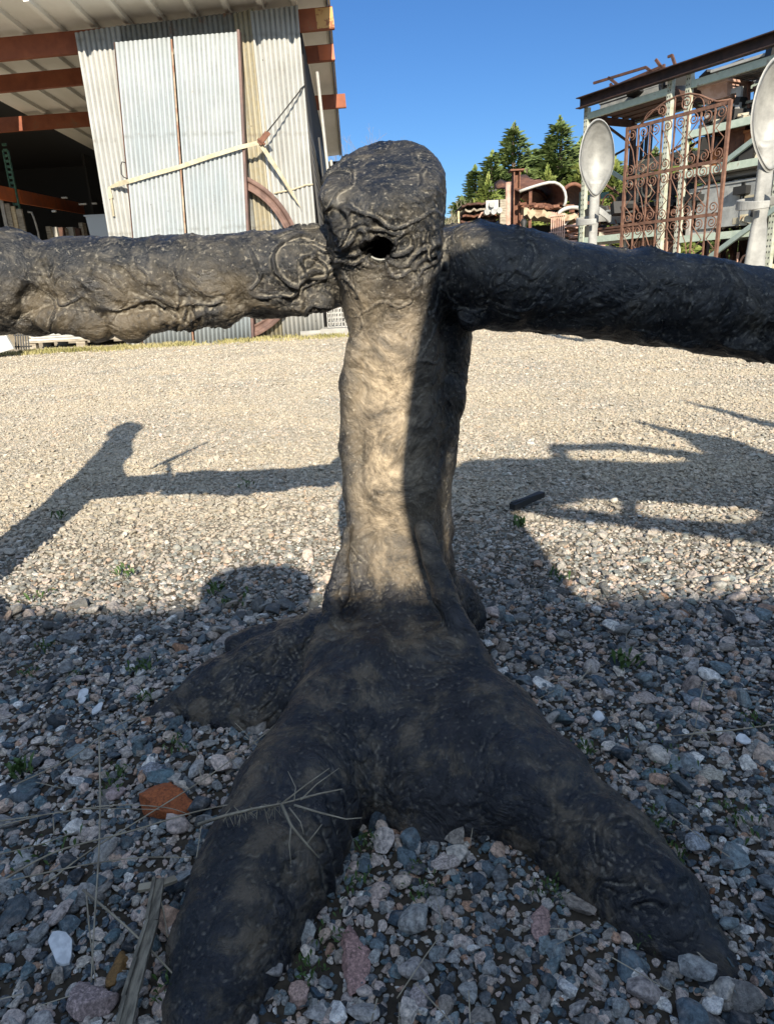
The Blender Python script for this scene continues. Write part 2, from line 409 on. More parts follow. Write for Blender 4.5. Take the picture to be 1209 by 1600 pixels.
def px(x, y, r, Y=None, z=None):
    P = at(x, y, Y, z); return (P[0], P[1], P[2], r)
def smooth_fold(P, freq, amp, warp=.9, seed=0.):
    """rolled, wax-like folds: narrow crests of domain-warped noise"""
    Wp = np.stack([fbm(P*freq*.6+seed+i*17.3, 3) for i in range(3)], -1)
    n = pnoise(P*freq+Wp*warp+seed)
    return amp*(1-np.abs(n)*2.2)
def skin_relief(V, Nn, scale=1.0, lower=None):
    P = V; Wq = np.stack([fbm(P*5+i*7.7, 3) for i in range(3)], -1)
    calm = np.clip(np.clip(1.35-np.abs(P[:, 0])/.10, 0, 1)*np.clip((.74-P[:, 2])/.08, 0, 1), 0, 1)*.6 if scale == 1.0 else 0.
    rag = np.clip(.25+1.6*pnoise(P*5.0+Wq*.6+2), 0, 1.25)*(1-calm)       # smooth stretches and ragged ones
    Ps = P*np.array([1, 1, .62])
    h = .0070*fbm(P*6.5+3, 3, .45)*scale
    h -= .0030*np.clip(np.abs(pnoise(P*12+Wq*.5+40))*2-.15, 0, 1)*scale*(1-.5*calm)        # thumb-like dents with soft crests between
    fl1 = np.abs(pnoise(Ps*15+Wq*1.2+4)); h += .0042*(np.minimum(fl1*3.2, 1)**.6-.6)*rag*scale
    fl2 = np.abs(pnoise(Ps*34+Wq*1.8+9)); h += .0030*(np.minimum(fl2*3.2, 1)**.6-.6)*rag*scale
    h += .0016*np.clip(fbm(P*48+Wq, 3, .6), -1, .55)*(.35+.65*rag)*scale
    cut = np.abs(pnoise(P*np.array([9, 9, 6.5])+Wq*1.0+31)); h -= .0080*np.exp(-(cut/.03)**2)*np.clip(pnoise(P*4.2+31)*2.8, 0, 1)*(1-calm*1.5)*scale*(1-.75*np.clip((.30-P[:, 2])/.1, 0, 1))
    low = np.clip((.30-P[:, 2])/.1, 0, 1)
    cut = np.abs(pnoise(P*21+Wq*1.5+77)); h -= .0030*np.exp(-(cut/.045)**2)*np.clip(pnoise(P*7+61)*2.4, 0, 1)*scale*(1-.7*low)
    h += .0030*np.clip(fbm(P*26+Wq*.6+5, 4, .62), -.8, .9)*low*scale
    h += .0007*fbm(P*110, 2)*scale
    return h
VS = .0042
LO = (-.72, .36, -.05); HI = (.78, 1.58, 1.02)
Fd = sdf_field(LO, HI, VS)
ad = lambda pts, k=.02, **kw: chain(Fd, LO, VS, pts, k, **kw)
# standing limb
post = [px(608, 395, .084, Y=1.19), px(612, 470, .079, Y=1.2), px(625, 560, .074, Y=1.2), px(622, 650, .078, Y=1.2),
        px(619, 750, .081, Y=1.2), px(616, 850, .087, Y=1.2), px(618, 930, .092, Y=1.195), px(622, 1000, .100, Y=1.18)]
ad(post, .02)
# head: thick end leaning towards us
ad([px(606, 420, .082, Y=1.18), px(602, 335, .087, Y=1.155), px(601, 290, .089, Y=1.15), px(601, 215, .088, Y=1.15)], .02)
ad([px(545, 262, .032, Y=1.12), px(520, 300, .02, Y=1.11)], .03)
# cross limbs
ad([px(560, 410, .060, Y=1.26), px(500, 420, .066, Y=1.225), px(460, 425, .067, Y=1.205), px(400, 432, .069, Y=1.2), px(300, 437, .067, Y=1.2), px(200, 440, .069, Y=1.2),
    px(110, 441, .070, Y=1.2), px(64, 442, .064, Y=1.2), px(22, 440, .083, Y=1.195), px(-90, 448, .072, Y=1.2), px(-200, 452, .07, Y=1.2)], .005)
ad([px(660, 432, .075, Y=1.27), px(700, 430, .080, Y=1.235), px(740, 430, .081, Y=1.22), px(800, 440, .078, Y=1.2), px(900, 452, .074, Y=1.19), px(1000, 466, .075, Y=1.18),
    px(1100, 482, .072, Y=1.17), px(1209, 497, .069, Y=1.16), px(1350, 520, .072, Y=1.14)], .006)
# rib at the back right of the standing limb
ad([px(690, 470, .045, Y=1.25), px(699, 540, .037, Y=1.24), px(696, 620, .034, Y=1.23), px(680, 720, .033, Y=1.22), px(672, 820, .035, Y=1.22), px(690, 930, .035, Y=1.22), px(735, 1040, .03, Y=1.15)], .02)
# left flank fold
ad([px(560, 545, .018, Y=1.165), px(553, 600, .022, Y=1.17), px(551, 700, .022, Y=1.175), px(555, 830, .02, Y=1.15), px(548, 900, .024, Y=1.14), px(530, 990, .03, Y=1.12)], .012)
# flare, web and roots: centre (x, y, z) and radius of each station
ad([(.005, 1.19, .20, .072), (.005, 1.10, .08, .085), (.01, .98, .040, .105), (.03, .89, -.005, .112), (.05, .80, -.035, .095)], .045)
ad([(-.03, .90, .03, .07), (.05, .82, .01, .07), (.12, .80, .01, .06)], .05)
ad([(.02, 1.12, .11, .062), (.07, .98, .075, .068), (.127, .87, .048, .071), (.188, .77, .024, .068), (.245, .68, .008, .057), (.289, .60, -.006, .044), (.322, .535, -.014, .030)], .05)
ad([(-.02, 1.12, .11, .062), (-.06, .98, .08, .074), (-.10, .87, .050, .072), (-.145, .77, .030, .076), (-.172, .67, .012, .073), (-.195, .58, .0, .054), (-.208, .50, -.010, .032), (-.21, .44, -.015, .022)], .05)
ad([(-.03, 1.17, .09, .07), (-.14, 1.13, .050, .072), (-.24, 1.10, .030, .064), (-.32, 1.085, .012, .050), (-.425, 1.045, -.006, .022)], .03)
ad([(-.10, 1.05, .02, .07), (-.22, 1.03, .0, .055), (-.33, 1.03, -.01, .035)], .03)
ad([(-.20, 1.17, .070, .03), (-.30, 1.17, .062, .024)], .02)
ad([px(650, 930, .075, Y=1.26), px(700, 940, .055, z=.06), px(722, 965, .045, z=.02)], .03)
# raised ridges where the buttresses leave the limb
for pts in ([(-.070, 1.12, .30, .010), (-.092, 1.08, .20, .016), (-.12, .99, .13, .020), (-.135, .90, .105, .016)], [(.06, 1.10, .30, .014), (.09, 1.03, .20, .018), (.13, .95, .13, .018)]): ad(pts, .02)
# lobes and hollows under the left limb, as in drooping folds of wax
for (x, y, r, x2, y2, r2) in ((70, 490, .020, 150, 500, .024), (165, 470, .020, 205, 502, .022), (205, 492, .016, 290, 494, .021), (300, 482, .018, 350, 492, .022), (355, 488, .020, 395, 478, .014),
                              (395, 470, .016, 445, 470, .020), (455, 478, .014, 505, 470, .018), (10, 485, .024, 40, 500, .018), (265, 455, .016, 235, 475, .014)):
    cone(Fd, LO, VS, px(x, y, 0, Y=1.158)[:3], r, px(x2, y2, 0, Y=1.165)[:3], r2, .006)
for (x, y, x2, y2, r, Yc) in ((52, 380, 56, 420, .018, 1.125), (56, 420, 58, 470, .022, 1.120), (58, 470, 44, 500, .026, 1.125), (40, 470, 62, 455, .014, 1.13), (48, 490, 30, 500, .013, 1.14), (150, 483, 168, 490, .008, 1.13), (290, 480, 305, 486, .008, 1.13),
                              (440, 455, 500, 462, .010, 1.135), (350, 470, 362, 482, .008, 1.13), (205, 470, 260, 482, .006, 1.125), (452, 462, 470, 458, .010, 1.13)):
    cone(Fd, LO, VS, px(x, y, 0, Y=Yc)[:3], r, px(x2, y2, 0, Y=Yc)[:3], r*.8, .006, carve=True)
# lobes under the right limb and round the standing limb
for (x, y, r, x2, y2, r2, Yc) in ((735, 498, .022, 770, 488, .018, 1.17), (840, 500, .018, 930, 500, .022, 1.16), (1010, 520, .018, 1090, 530, .022, 1.14), (1150, 535, .02, 1209, 545, .02, 1.12),
                                  (575, 505, .022, 560, 560, .018, 1.16), (700, 600, .014, 690, 660, .012, 1.2), (665, 320, .018, 672, 380, .016, 1.12), (528, 345, .014, 545, 372, .016, 1.10)):
    cone(Fd, LO, VS, px(x, y, 0, Y=Yc)[:3], r, px(x2, y2, 0, Y=Yc)[:3], r2, .008)
# long open seams on the standing limb
for pts in ([(547, 640), (560, 690), (570, 720)], [(549, 735), (556, 800), (562, 840), (571, 855)], [(545, 650), (553, 668)], [(543, 880), (541, 930), (548, 960)]):
    ad([px(x, y, .0045, Y=1.112) for x, y in pts], .003, carve=True)
# slanting cut face on top of the head
cp = at(600, 318, Y=1.062); nrm = np.array([-.04, -.53, .848]); nrm /= np.linalg.norm(nrm)
s_ = sub(Fd, LO, VS, (-.2, .95, .74), (.2, 1.40, 1.02)); sl_, (x, y, z) = s_
pl = (x-cp[0])*nrm[0]+(y-cp[1])*nrm[1]+(z-cp[2])*nrm[2]-.006
Fd[sl_] = -smin(-Fd[sl_], -pl.astype(np.float32), .022)
# dark hollow below the head
hc = at(595, 386, Y=1.10)
cone(Fd, LO, VS, hc+np.array([0, .0, 0]), .024, hc+np.array([.004, .09, .008]), .020, .010, carve=True)
cone(Fd, LO, VS, at(575, 392, Y=1.095), .012, at(585, 396, Y=1.12), .01, .006, carve=True)
V, Q = polygonise(Fd, LO, VS)
del Fd
for _ in range(2):                                            # relax the voxel steps
    acc = np.zeros_like(V); cnt = np.zeros(len(V))
    for k in range(4):
        np.add.at(acc, Q[:, k], V[Q[:, (k+1) % 4]]); np.add.at(acc, Q[:, k], V[Q[:, (k-1) % 4]]); np.add.at(cnt, Q[:, k], 2)
    V = V*.5+.5*acc/cnt[:, None]
V, Q = subdivide_q(V, Q)
Nn = vnormals(V, Q)
capm = np.clip(((V-cp)@nrm+.014)/.012, 0, 1)*(V[:, 2] > .72)*(np.abs(V[:, 0]) < .16)
rooty = np.clip((.30-V[:, 2])/.15, 0, 1)
underL = np.clip((.715-V[:, 2])/.03, 0, 1)*(V[:, 0] < -.09)*(V[:, 2] > .6)
front = np.clip((.42-np.abs(V[:, 2]-.45))/.1, 0, 1)
h = skin_relief(V, Nn)
h = h*(1-.35*capm)*(1-.10*rooty)*(1+.9*underL)
# torn, ragged band around the hollow
band = np.exp(-((V[:, 2]-.765+.35*np.abs(V[:, 0]))/.03)**2)*(np.abs(V[:, 0]) < .12)*(V[:, 1] < 1.18)
h += band*(.0075*(np.minimum(np.abs(pnoise(V*np.array([38, 38, 60])+3*fbm(V*8, 2)[:, None]))*3, 1)**.7-.6))
# vertical wrinkles down the left flank and flare
wr = np.exp(-((V[:, 0]+.085)/.03)**2)*np.clip((.62-V[:, 2])/.1, 0, 1)
h += wr*.005*np.sin((V[:, 0]*.6+V[:, 1]*.6)*260+4*pnoise(V*9))*np.clip(pnoise(V*6+8)+.3, 0, 1)
V = V+Nn*h[:, None]
print('sculpture verts', len(V))

m_br = mat('patinated_bronze', (.08, .07, .055), .45, spec=.5); N = NT(m_br); p = N.pos()
warp = N.n('ShaderNodeMix', data_type='RGBA', blend_type='ADD'); warp.inputs[0].default_value = .12
N.l(p, warp.inputs[6]); nz = N.n('ShaderNodeTexNoise'); nz.inputs['Scale'].default_value = 7; N.l(p, nz.inputs['Vector']); N.l(nz.outputs['Color'], warp.inputs[7]); wpv = warp.outputs[2]
n1 = N.noise(11, 9, .70, wpv); n2 = N.noise(45, 5, .7, wpv); n3 = N.noise(160, 3, .6, p)
base = N.ramp(n1, [(.36, (.004, .006, .009)), (.46, (.013, .014, .016)), (.55, (.030, .028, .024)), (.66, (.078, .066, .046))])
base = N.mix(N.maprange(n2, .52, .66, 0, .6), base, (.10, .09, .074))
base = N.mix(N.maprange(n3, .60, .70, 0, .55), base, (.34, .31, .25))
xyz = N.n('ShaderNodeSeparateXYZ'); N.l(p, xyz.inputs[0])
# pale dried dust run down the middle of the standing limb
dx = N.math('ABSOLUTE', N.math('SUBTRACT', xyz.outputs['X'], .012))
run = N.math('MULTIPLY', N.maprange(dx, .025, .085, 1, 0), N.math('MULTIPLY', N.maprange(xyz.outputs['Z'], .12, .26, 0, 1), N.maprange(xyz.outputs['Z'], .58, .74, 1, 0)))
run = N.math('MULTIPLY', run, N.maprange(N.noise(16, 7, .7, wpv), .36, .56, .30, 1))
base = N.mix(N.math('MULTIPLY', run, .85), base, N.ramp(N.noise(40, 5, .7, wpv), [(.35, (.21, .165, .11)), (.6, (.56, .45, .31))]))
# brown bronze rubbed through on the undersides of the left limb
und = N.math('MULTIPLY', N.maprange(xyz.outputs['Z'], .755, .69, 0, 1), N.math('MULTIPLY', N.maprange(xyz.outputs['Z'], .58, .64, 0, 1), N.maprange(xyz.outputs['X'], -.09, -.14, 0, 1)))
base = N.mix(N.math('MULTIPLY', und, N.maprange(N.noise(11, 6, .65, wpv), .42, .58, .1, .85)), base, (.105, .082, .052))
# brown soil rubbed over the shoulders of the roots
soilm = N.math('MULTIPLY', N.maprange(xyz.outputs['Z'], .30, .12, 0, 1), N.maprange(N.noise(6.5, 6, .65, wpv), .46, .60, 0, .7))
base = N.mix(soilm, base, (.070, .052, .035))
lowm = N.maprange(xyz.outputs['Z'], .34, .20, 0, 1)                    # blotched patina on the roots: near-black wax against worn brown
bl = N.noise(17, 8, .72, wpv); blc = N.ramp(bl, [(.42, (.003, .006, .013)), (.48, (.011, .014, .022)), (.53, (.034, .031, .027)), (.61, (.12, .095, .066))])
base = N.mix(N.math('MULTIPLY', lowm, .85), base, blc)
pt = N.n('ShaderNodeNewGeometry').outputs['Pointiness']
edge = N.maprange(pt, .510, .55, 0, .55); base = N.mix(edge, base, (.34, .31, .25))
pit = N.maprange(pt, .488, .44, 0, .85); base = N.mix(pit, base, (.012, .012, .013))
rg = N.maprange(n2, .35, .7, .24, .55)
rg = N.math('ADD', rg, N.math('MULTIPLY', run, .3))
bn = N.bump(N.noise(120, 4, .6, wpv), .5, .004); bn = N.bump(N.noise(30, 8, .70, wpv, .35), .8, .012, bn)
N.out(base, rg, bn)
sculpt = empty('bronze_sculpture', (0, 1.2, 0), 'dark bronze limb sculpture like a knotty tree fork, standing on spreading roots', 'sculpture')
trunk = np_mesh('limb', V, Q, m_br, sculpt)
# thin pale lip of metal along the bottom of the hollow
lip = MB(); c0 = at(597, 398, Y=1.112)
lip.tube([at(596+20*math.cos(t), 394+12*math.sin(t), Y=1.122) for t in np.linspace(.7, 2.7, 12)], .002, 6)
lip.build('hollow_lip', mat('bare_metal', (.22, .23, .22), .45), sculpt, smooth=True)

# unseen limbs beyond both edges of the picture, shaped by the shadows they cast
VS2 = .012; TE = math.tan(SUN_EL)/math.cos(SUN_AZ); TA = math.tan(SUN_AZ)
def caster(x, y, Yc, r):
    """point on the vertical plane Yc whose shadow falls on the ground at the surveyed point (x, y)"""
    G_ = at(x, y, z=0); s = G_[1]-Yc; return (G_[0]+s*TA, Yc, s*TE, r)
L2, H2 = (-1.75, .9, -.05), (-.66, 1.55, 1.62)
Fd = sdf_field(L2, H2, VS2); a2 = lambda pts, k=.03: chain(Fd, L2, VS2, pts, k)
a2([px(-160, 452, .07, Y=1.2), (-1.0, 1.2, .72, .075), (-1.08, 1.2, .73, .08)])
a2([(-1.10, 1.2, 0, .10), (-1.06, 1.2, .4, .085), (-1.06, 1.2, .75, .09), (-1.10, 1.2, 1.0, .085), (-1.15, 1.2, 1.2, .065), (-1.17, 1.2, 1.27, .055)])
a2([(-1.17, 1.2, 1.27, .06), (-1.19, 1.2, 1.33, .085), (-1.22, 1.2, 1.40, .05)])
a2([(-1.08, 1.2, .95, .045), (-.97, 1.2, .80, .035)], .02)
a2([(-1.1, 1.2, .2, .09), (-1.4, 1.1, .03, .06)]); a2([(-1.1, 1.2, .2, .09), (-.95, 1.4, .02, .05)])
tw = [caster(265, 745, 1.2, .014), caster(264, 722, 1.2, .013)]; a2(tw, .008); a2([caster(236, 732, 1.2, .010), caster(270, 716, 1.2, .014), caster(332, 688, 1.2, .009)], .008)
V, Q = polygonise(Fd, L2, VS2); Nn = vnormals(V, Q); V = V+Nn*(skin_relief(V, Nn, .9)*.8)[:, None]
np_mesh('shadow_limb', V, Q, m_br, sculpt)
L2, H2 = (.55, -.55, -.05), (3.25, 1.35, 3.15)
VS2 = .014; Fd = sdf_field(L2, H2, VS2)
Yc = -.20
a2([px(1330, 517, .072, Y=1.14), (1.15, 1.0, .60, .075), (1.5, .7, .62, .085), (1.65, .4, .66, .09)])
a2([(1.72, .35, 0, .12), (1.68, .3, .5, .10), (1.66, .1, .9, .10), (1.62, -.1, 1.2, .11), (1.62, -.2, 1.34, .11)])
a2([(1.62, -.2, 1.33, .12), (1.35, -.2, 1.31, .085), (1.05, -.2, 1.345, .088), (.90, -.2, 1.385, .085), (.74, -.2, 1.41, .085), (.62, -.2, 1.42, .085)])  # unseen limb added to throw shade on the right cross limb
a2([caster(868, 700, Yc, .03), caster(960, 699, Yc, .032), caster(1070, 712, Yc, .035), caster(1209, 745, Yc, .06), (1.62, -.2, 1.5, .09)])
a2([caster(992, 660, Yc, .018), caster(1060, 680, Yc, .045), caster(1118, 696, Yc, .08), caster(1209, 735, Yc, .11), (1.62, -.2, 1.45, .1)])
a2([caster(1066, 628, Yc, .016), caster(1135, 646, Yc, .028), caster(1209, 668, Yc, .034), (3.05, -.2, 1.95, .06), (3.13, -.2, 1.2, .08), (3.13, -.2, 0, .09)])
a2([(.58, -.2, 1.30, .07), (.66, -.2, 1.26, .085), (.80, -.2, 1.27, .08)])  # lobe added out of view to shade the end of the right cross limb
a2([caster(868, 702, Yc, .028), caster(880, 748, Yc, .035)])
a2([caster(800, 794, Yc, .02), caster(900, 806, Yc, .024), caster(1000, 816, Yc, .030), caster(1209, 838, Yc, .045), (1.62, -.2, 1.15, .1)])
a2([caster(980, 800, Yc, .022), caster(984, 765, Yc, .022)])
a2([caster(784, 732, Yc, .014), caster(830, 740, Yc, .03), caster(880, 742, Yc, .04)])
V, Q = polygonise(Fd, L2, VS2); Nn = vnormals(V, Q); V = V+Nn*(skin_relief(V, Nn, .9)*.8)[:, None]
np_mesh('shadow_limb', V, Q, m_br, sculpt); del Fd
# ------------------------------------------------------------------ metal shed on the left
SYW = math.radians(4); WT = np.array([math.cos(SYW), math.sin(SYW), 0]); WN = np.array([-WT[1], WT[0], 0]); W0 = np.array([-3.5, 10.75, 0])
def wp(x, y, off=0): return onplane(x, y, W0-WN*off, WN)
def wl(s, z, off=0): return W0+WT*s-WN*off+np.array([0, 0, z])
def ws(x, y, off=0):
    P = wp(x, y, off); return float((P-W0)@WT), float(P[2])
def corrugated(name, s0, s1, z0, z1a, z1b, off, material, parent, skew=0., pitch=.068, amp=.012, ragged=.0, seed=0):
    """corrugated sheet standing in the wall plane, its foot shifted sideways by skew"""
    n = int((s1-s0)/pitch*8)+1; V = []; val = []; rs_ = random.Random(seed); nz_ = 7
    for i in range(n+1):
        t = i/n; s = s0+(s1-s0)*t; wv = amp*math.sin(2*PI*(s1-s0)*t/pitch)
        zt = z1a+(z1b-z1a)*t + ragged*math.sin(s*9+seed)*.5
        for j in range(nz_):
            q = j/(nz_-1); z = z0+(zt-z0)*q
            dent = .006*math.sin(z*3.1+s*2+seed)+.004*math.sin(z*7.7-s*5+seed)
            V.append(wl(s-skew*(1-q), z, off+wv+dent)); val.append(.5-.5*math.sin(2*PI*(s1-s0)*t/pitch))
    F_ = [(i*nz_+j, (i+1)*nz_+j, (i+1)*nz_+j+1, i*nz_+j+1) for i in range(n) for j in range(nz_-1)]
    o = np_mesh(name, V, F_, material, parent); at_ = o.data.attributes.new('groove', 'FLOAT', 'POINT'); at_.data.foreach_set('value', np.array(val, dtype=np.float32)); md = o.modifiers.new('gauge', 'SOLIDIFY'); md.thickness = .0012; return o
def galv(name, c1, c2, stain, st=.5, rough=.55, seed=0., rust=.0):
    m = mat(name, c1, rough, .0, .35); N = NT(m); p = N.pos()
    a = N.noise(2.2, 5, .6, scaled(N, p, 1, 1, .55)); streak = N.noise(14, 5, .7, scaled(N, p, 1, 1, .07))
    col = N.ramp(a, [(.35, c1), (.62, c2)])
    col = N.mix(N.maprange(streak, .52, .72, 0, st), col, stain)
    sp = N.noise(30, 3, .6, p); col = N.mix(N.maprange(sp, .64, .72, 0, .55), col, (.25, .2, .15))
    if rust: col = N.mix(N.maprange(N.noise(3.1, 6, .7, p), .60-rust, .66, 0, .8), col, (.20, .08, .035))
    ga = N.n('ShaderNodeAttribute', attribute_name='groove').outputs['Fac']        # grime settled in the grooves
    gm = N.math('MULTIPLY', N.maprange(ga, .45, .92, 0, 1), N.maprange(N.noise(3.5, 4, .6, p), .3, .65, .55, 1))
    col = N.mix(N.math('MULTIPLY', gm, .82), col, tuple(a_*.38 for a_ in c2))
    zs_ = N.n('ShaderNodeSeparateXYZ'); N.l(p, zs_.inputs[0])                        # girt lines: screws, lap seams and the rust that runs from them
    fr_ = N.math('FRACT', N.math('MULTIPLY', N.math('ADD', zs_.outputs['Z'], .22), .83)); ln_ = N.maprange(N.math('ABSOLUTE', N.math('SUBTRACT', fr_, .5)), 0, .035, 1, 0)
    col = N.mix(N.math('MULTIPLY', ln_, N.maprange(N.noise(9, 3, .6, p), .40, .62, 0, .5)), col, tuple(a_*.6 for a_ in stain))
    dots = N.voro(5.2, scaled(N, p, 1, 0, .83)); col = N.mix(N.maprange(dots, .035, .05, .85, 0), col, (.07, .06, .05))
    v = N.voro(26, p, out='Color'); sg = N.n('ShaderNodeSeparateColor'); N.l(v, sg.inputs[0])
    col = N.mix(N.math('MULTIPLY', sg.outputs[0], .16), col, (.30, .34, .37))
    N.out(col, N.maprange(a, .3, .7, rough-.12, rough+.15), N.bump(N.noise(9, 4, .6, p), .15, .01)); return m
m_wall = galv('white_weathered_sheet', (.40, .40, .38), (.33, .33, .31), (.21, .195, .16))
m_wall2 = galv('yellowed_sheet', (.34, .30, .20), (.29, .255, .17), (.20, .14, .08), .6)
m_up = galv('grey_aged_sheet', (.26, .26, .24), (.19, .185, .16), (.10, .08, .05), .7, rust=.02)
m_door = galv('zinc_sheet', (.285, .325, .345), (.345, .37, .375), (.21, .21, .19), .4)
m_rust = two_tone('rusty_steel', (.085, .034, .022), (.17, .075, .042), 9, .8, .35, .6, c3=(.25, .13, .075))
m_rim = two_tone('brown_rim_steel', (.085, .048, .038), (.16, .095, .075), 6, .75)
m_rustd = two_tone('dark_rusty_steel', (.045, .025, .02), (.11, .05, .032), 9, .8, .35, .65)
m_red = two_tone('red_oxide_primer', (.17, .042, .016), (.26, .075, .028), 4, .7, .3, .6, c3=(.20, .10, .05))
m_orange = two_tone('orange_paint', (.50, .12, .03), (.38, .10, .035), 5, .55, .4, .6)
m_yel = two_tone('peeling_yellow_paint', (.48, .28, .10), (.25, .09, .035), 13, .7, .52, .60)
m_black = mat('black_steel', (.018, .018, .018), .6); m_dark = mat('shade_dark', (.02, .019, .018), .9)  # m_dark paints shade as a near-black colour
m_roofu = two_tone('roof_underside', (.72, .71, .66), (.82, .81, .77), 2.5, .6, .35, .65, stretch=(1, .3, 1))
m_strap = two_tone('strap_webbing', (.33, .29, .20), (.43, .39, .28), 12, .8)
m_wood = two_tone('weathered_wood', (.20, .17, .13), (.36, .32, .25), 7, .85, stretch=(1, 1, 6))
m_woody = two_tone('pale_boards', (.38, .29, .17), (.52, .43, .28), 6, .85, stretch=(.5, 2, 6))
m_white = two_tone('chalky_white_paint', (.34, .335, .31), (.44, .43, .40), 5, .6)
m_conc = two_tone('concrete_block', (.28, .27, .25), (.36, .35, .31), 9, .9)
shed = empty('metal_shed', wl(1.4, 0), 'open-fronted metal shed with corrugated wall and overhanging ribbed roof', 'shed')
sL, zL = ws(118, 50); sR, zR = ws(466, 17)
s_a = ws(185, 40)[0]
corrugated('wall_sheet', sL, s_a+.03, -.02, zL-.02, zL+.05, .03, m_wall, shed, seed=1)['label'] = 'narrow cream corrugated sheet at the open corner'
corrugated('wall_sheet', s_a-.03, ws(372, 30)[0], -.02, zL+.05, zL+.18, .0, m_up, shed, seed=2)
corrugated('wall_sheet', ws(366, 30)[0], ws(400, 30)[0], -.02, zL+.15, zL+.22, .012, m_wall2, shed, seed=3)
corrugated('wall_sheet', ws(392, 30)[0], sR, -.02, zL+.17, zR+.06, .03, m_wall, shed, skew=-.03, seed=4)
# roof: slightly rising to the right, ribs running back
RX0, RX1, RY0, RY1 = -6.30, -.43, 9.92, 23.0
rz = lambda x: 4.47+.066*(x+.6)
shr = lambda y: -.031*(y-10.5)
xs = []; x = RX0
while x < RX1-.01:
    for dx_, dz_ in ((0, 0), (.36, 0), (.375, -.055), (.435, -.055), (.45, 0)):
        if x+dx_ <= RX1: xs.append((x+dx_, rz(x+dx_)+dz_))
    x += .455
if xs[-1][0] < RX1-.005: xs.append((RX1, rz(RX1)))
V = []; F_ = []
for (x, z) in xs: V += [(x+shr(RY0), RY0, z), (x+shr(RY1), RY1, z)]
for (x, z) in xs: V += [(x+shr(RY0), RY0, z+.045), (x+shr(RY1), RY1, z+.045)]
n = len(xs)
for i in range(n-1):
    F_.append((2*i, 2*i+1, 2*i+3, 2*i+2)); F_.append((2*n+2*i, 2*n+2*i+2, 2*n+2*i+3, 2*n+2*i+1)); F_.append((2*i, 2*i+2, 2*n+2*i+2, 2*n+2*i))
F_.append((2*n-2, 2*n-1, 4*n-1, 4*n-2))
np_mesh('roof', V, F_, m_roofu, shed, smooth=False)
tr = MB(); tr.bar((RX1+.02+shr(RY0), RY0, rz(RX1)-.02), (RX1+.02+shr(RY1), RY1, rz(RX1)-.02), .03, .16); tr.build('eave_trim', two_tone('eave_trim', (.30, .27, .21), (.40, .37, .30), 3, .6), shed)
def purlin(PL, PR, h, matl, endm=None, d=.07):
    m_ = MB(); m_.cchan(PL, PR, h, d, .008, side=-1); o = m_.build('purlin', matl, shed)
    if endm:
        a_ = np.array(PR, float); t_ = (a_-np.array(PL, float)); t_ /= np.linalg.norm(t_)
        e = MB(); e.bar(a_-t_*.24+np.array([0, -.007, 0]), a_+np.array([0, -.007, 0]), .006, h*.92); q = e.build('purlin_end', endm, o if False else shed)
    return o
def ext(A, B, t): A = np.array(A); B = np.array(B); return A+(B-A)*t
A = wp(60, 71, -.16); B = wp(521, 27, -.16); purlin(ext(A, B, -.7), B, .26, m_red, m_yel)
A = at(60, 125, z=3.88); B = at(522, 81, z=4.16); purlin(ext(A, B, -.7), B, .22, m_red, m_orange)
A = at(60, 191, z=3.92); B = at(540, 157, z=4.16); purlin(ext(A, B, -.5), B, .24, m_red, m_red)
A = at(0, 150, z=3.93)
# closed sides and back, coloured near-black as shade, keep the bay dark
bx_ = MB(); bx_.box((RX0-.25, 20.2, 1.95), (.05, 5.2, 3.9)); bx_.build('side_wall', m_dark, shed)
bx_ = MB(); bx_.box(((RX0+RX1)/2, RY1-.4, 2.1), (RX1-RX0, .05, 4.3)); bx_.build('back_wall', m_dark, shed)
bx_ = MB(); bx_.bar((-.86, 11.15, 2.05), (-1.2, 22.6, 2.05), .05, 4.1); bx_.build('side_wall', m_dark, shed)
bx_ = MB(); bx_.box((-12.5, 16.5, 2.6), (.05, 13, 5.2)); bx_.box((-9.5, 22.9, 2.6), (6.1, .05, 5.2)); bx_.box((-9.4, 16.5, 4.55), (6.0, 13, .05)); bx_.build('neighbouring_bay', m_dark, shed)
# gable post
p_ = MB(); p_.bar(wl(sL+.05, 0, -.12), wl(sL+.05, zL-.3, -.12), .12, .12, (0, 1, 0)); p_.build('corner_post', m_rustd, shed)

# sliding door of two zinc leaves hanging askew in front of the wall
dxs = [ws(180, 66, .24), ws(268, 62, .24), ws(371, 50, .24)]; skew = .25
door = empty('sheet_metal_door', wl((dxs[0][0]+dxs[2][0])/2-skew, 0, .24), 'tall two-leaf zinc door hanging askew, strapped against the shed wall', 'door')
corrugated('door_leaf', dxs[0][0], dxs[1][0]-.01, .0, dxs[0][1], dxs[0][1]+.04, .24, m_door, door, skew=skew, pitch=.062, amp=.011, seed=5)
corrugated('door_leaf', dxs[1][0]+.03, dxs[2][0], .0, dxs[1][1]+.03, dxs[2][1], .245, m_door, door, skew=skew, pitch=.062, amp=.011, seed=6)
e = MB(); e.bar(wl(dxs[1][0]+.005-skew, 0, .262), wl(dxs[1][0]+.005, dxs[1][1], .262), .022, .008, (0, 1, 0)); e.build('seam_strip', two_tone('rusty_seam', (.20, .10, .06), (.34, .28, .20), 5, .8), door)
e = MB(); e.bar(wl(dxs[2][0]+.02-skew, -.03, .20), wl(dxs[2][0]+.02, dxs[2][1]+.02, .20), .035, .14, (0, 1, 0)); e.build('edge_angle', two_tone('brown_edge_steel', (.075, .04, .035), (.13, .07, .055), 5, .6), door)
e = MB(); e.bar(wl(dxs[0][0]-.008-skew, -.0, .235), wl(dxs[0][0]-.008, dxs[0][1]-.0, .235), .012, .02, (0, 1, 0)); e.build('edge_angle', m_rustd, door)
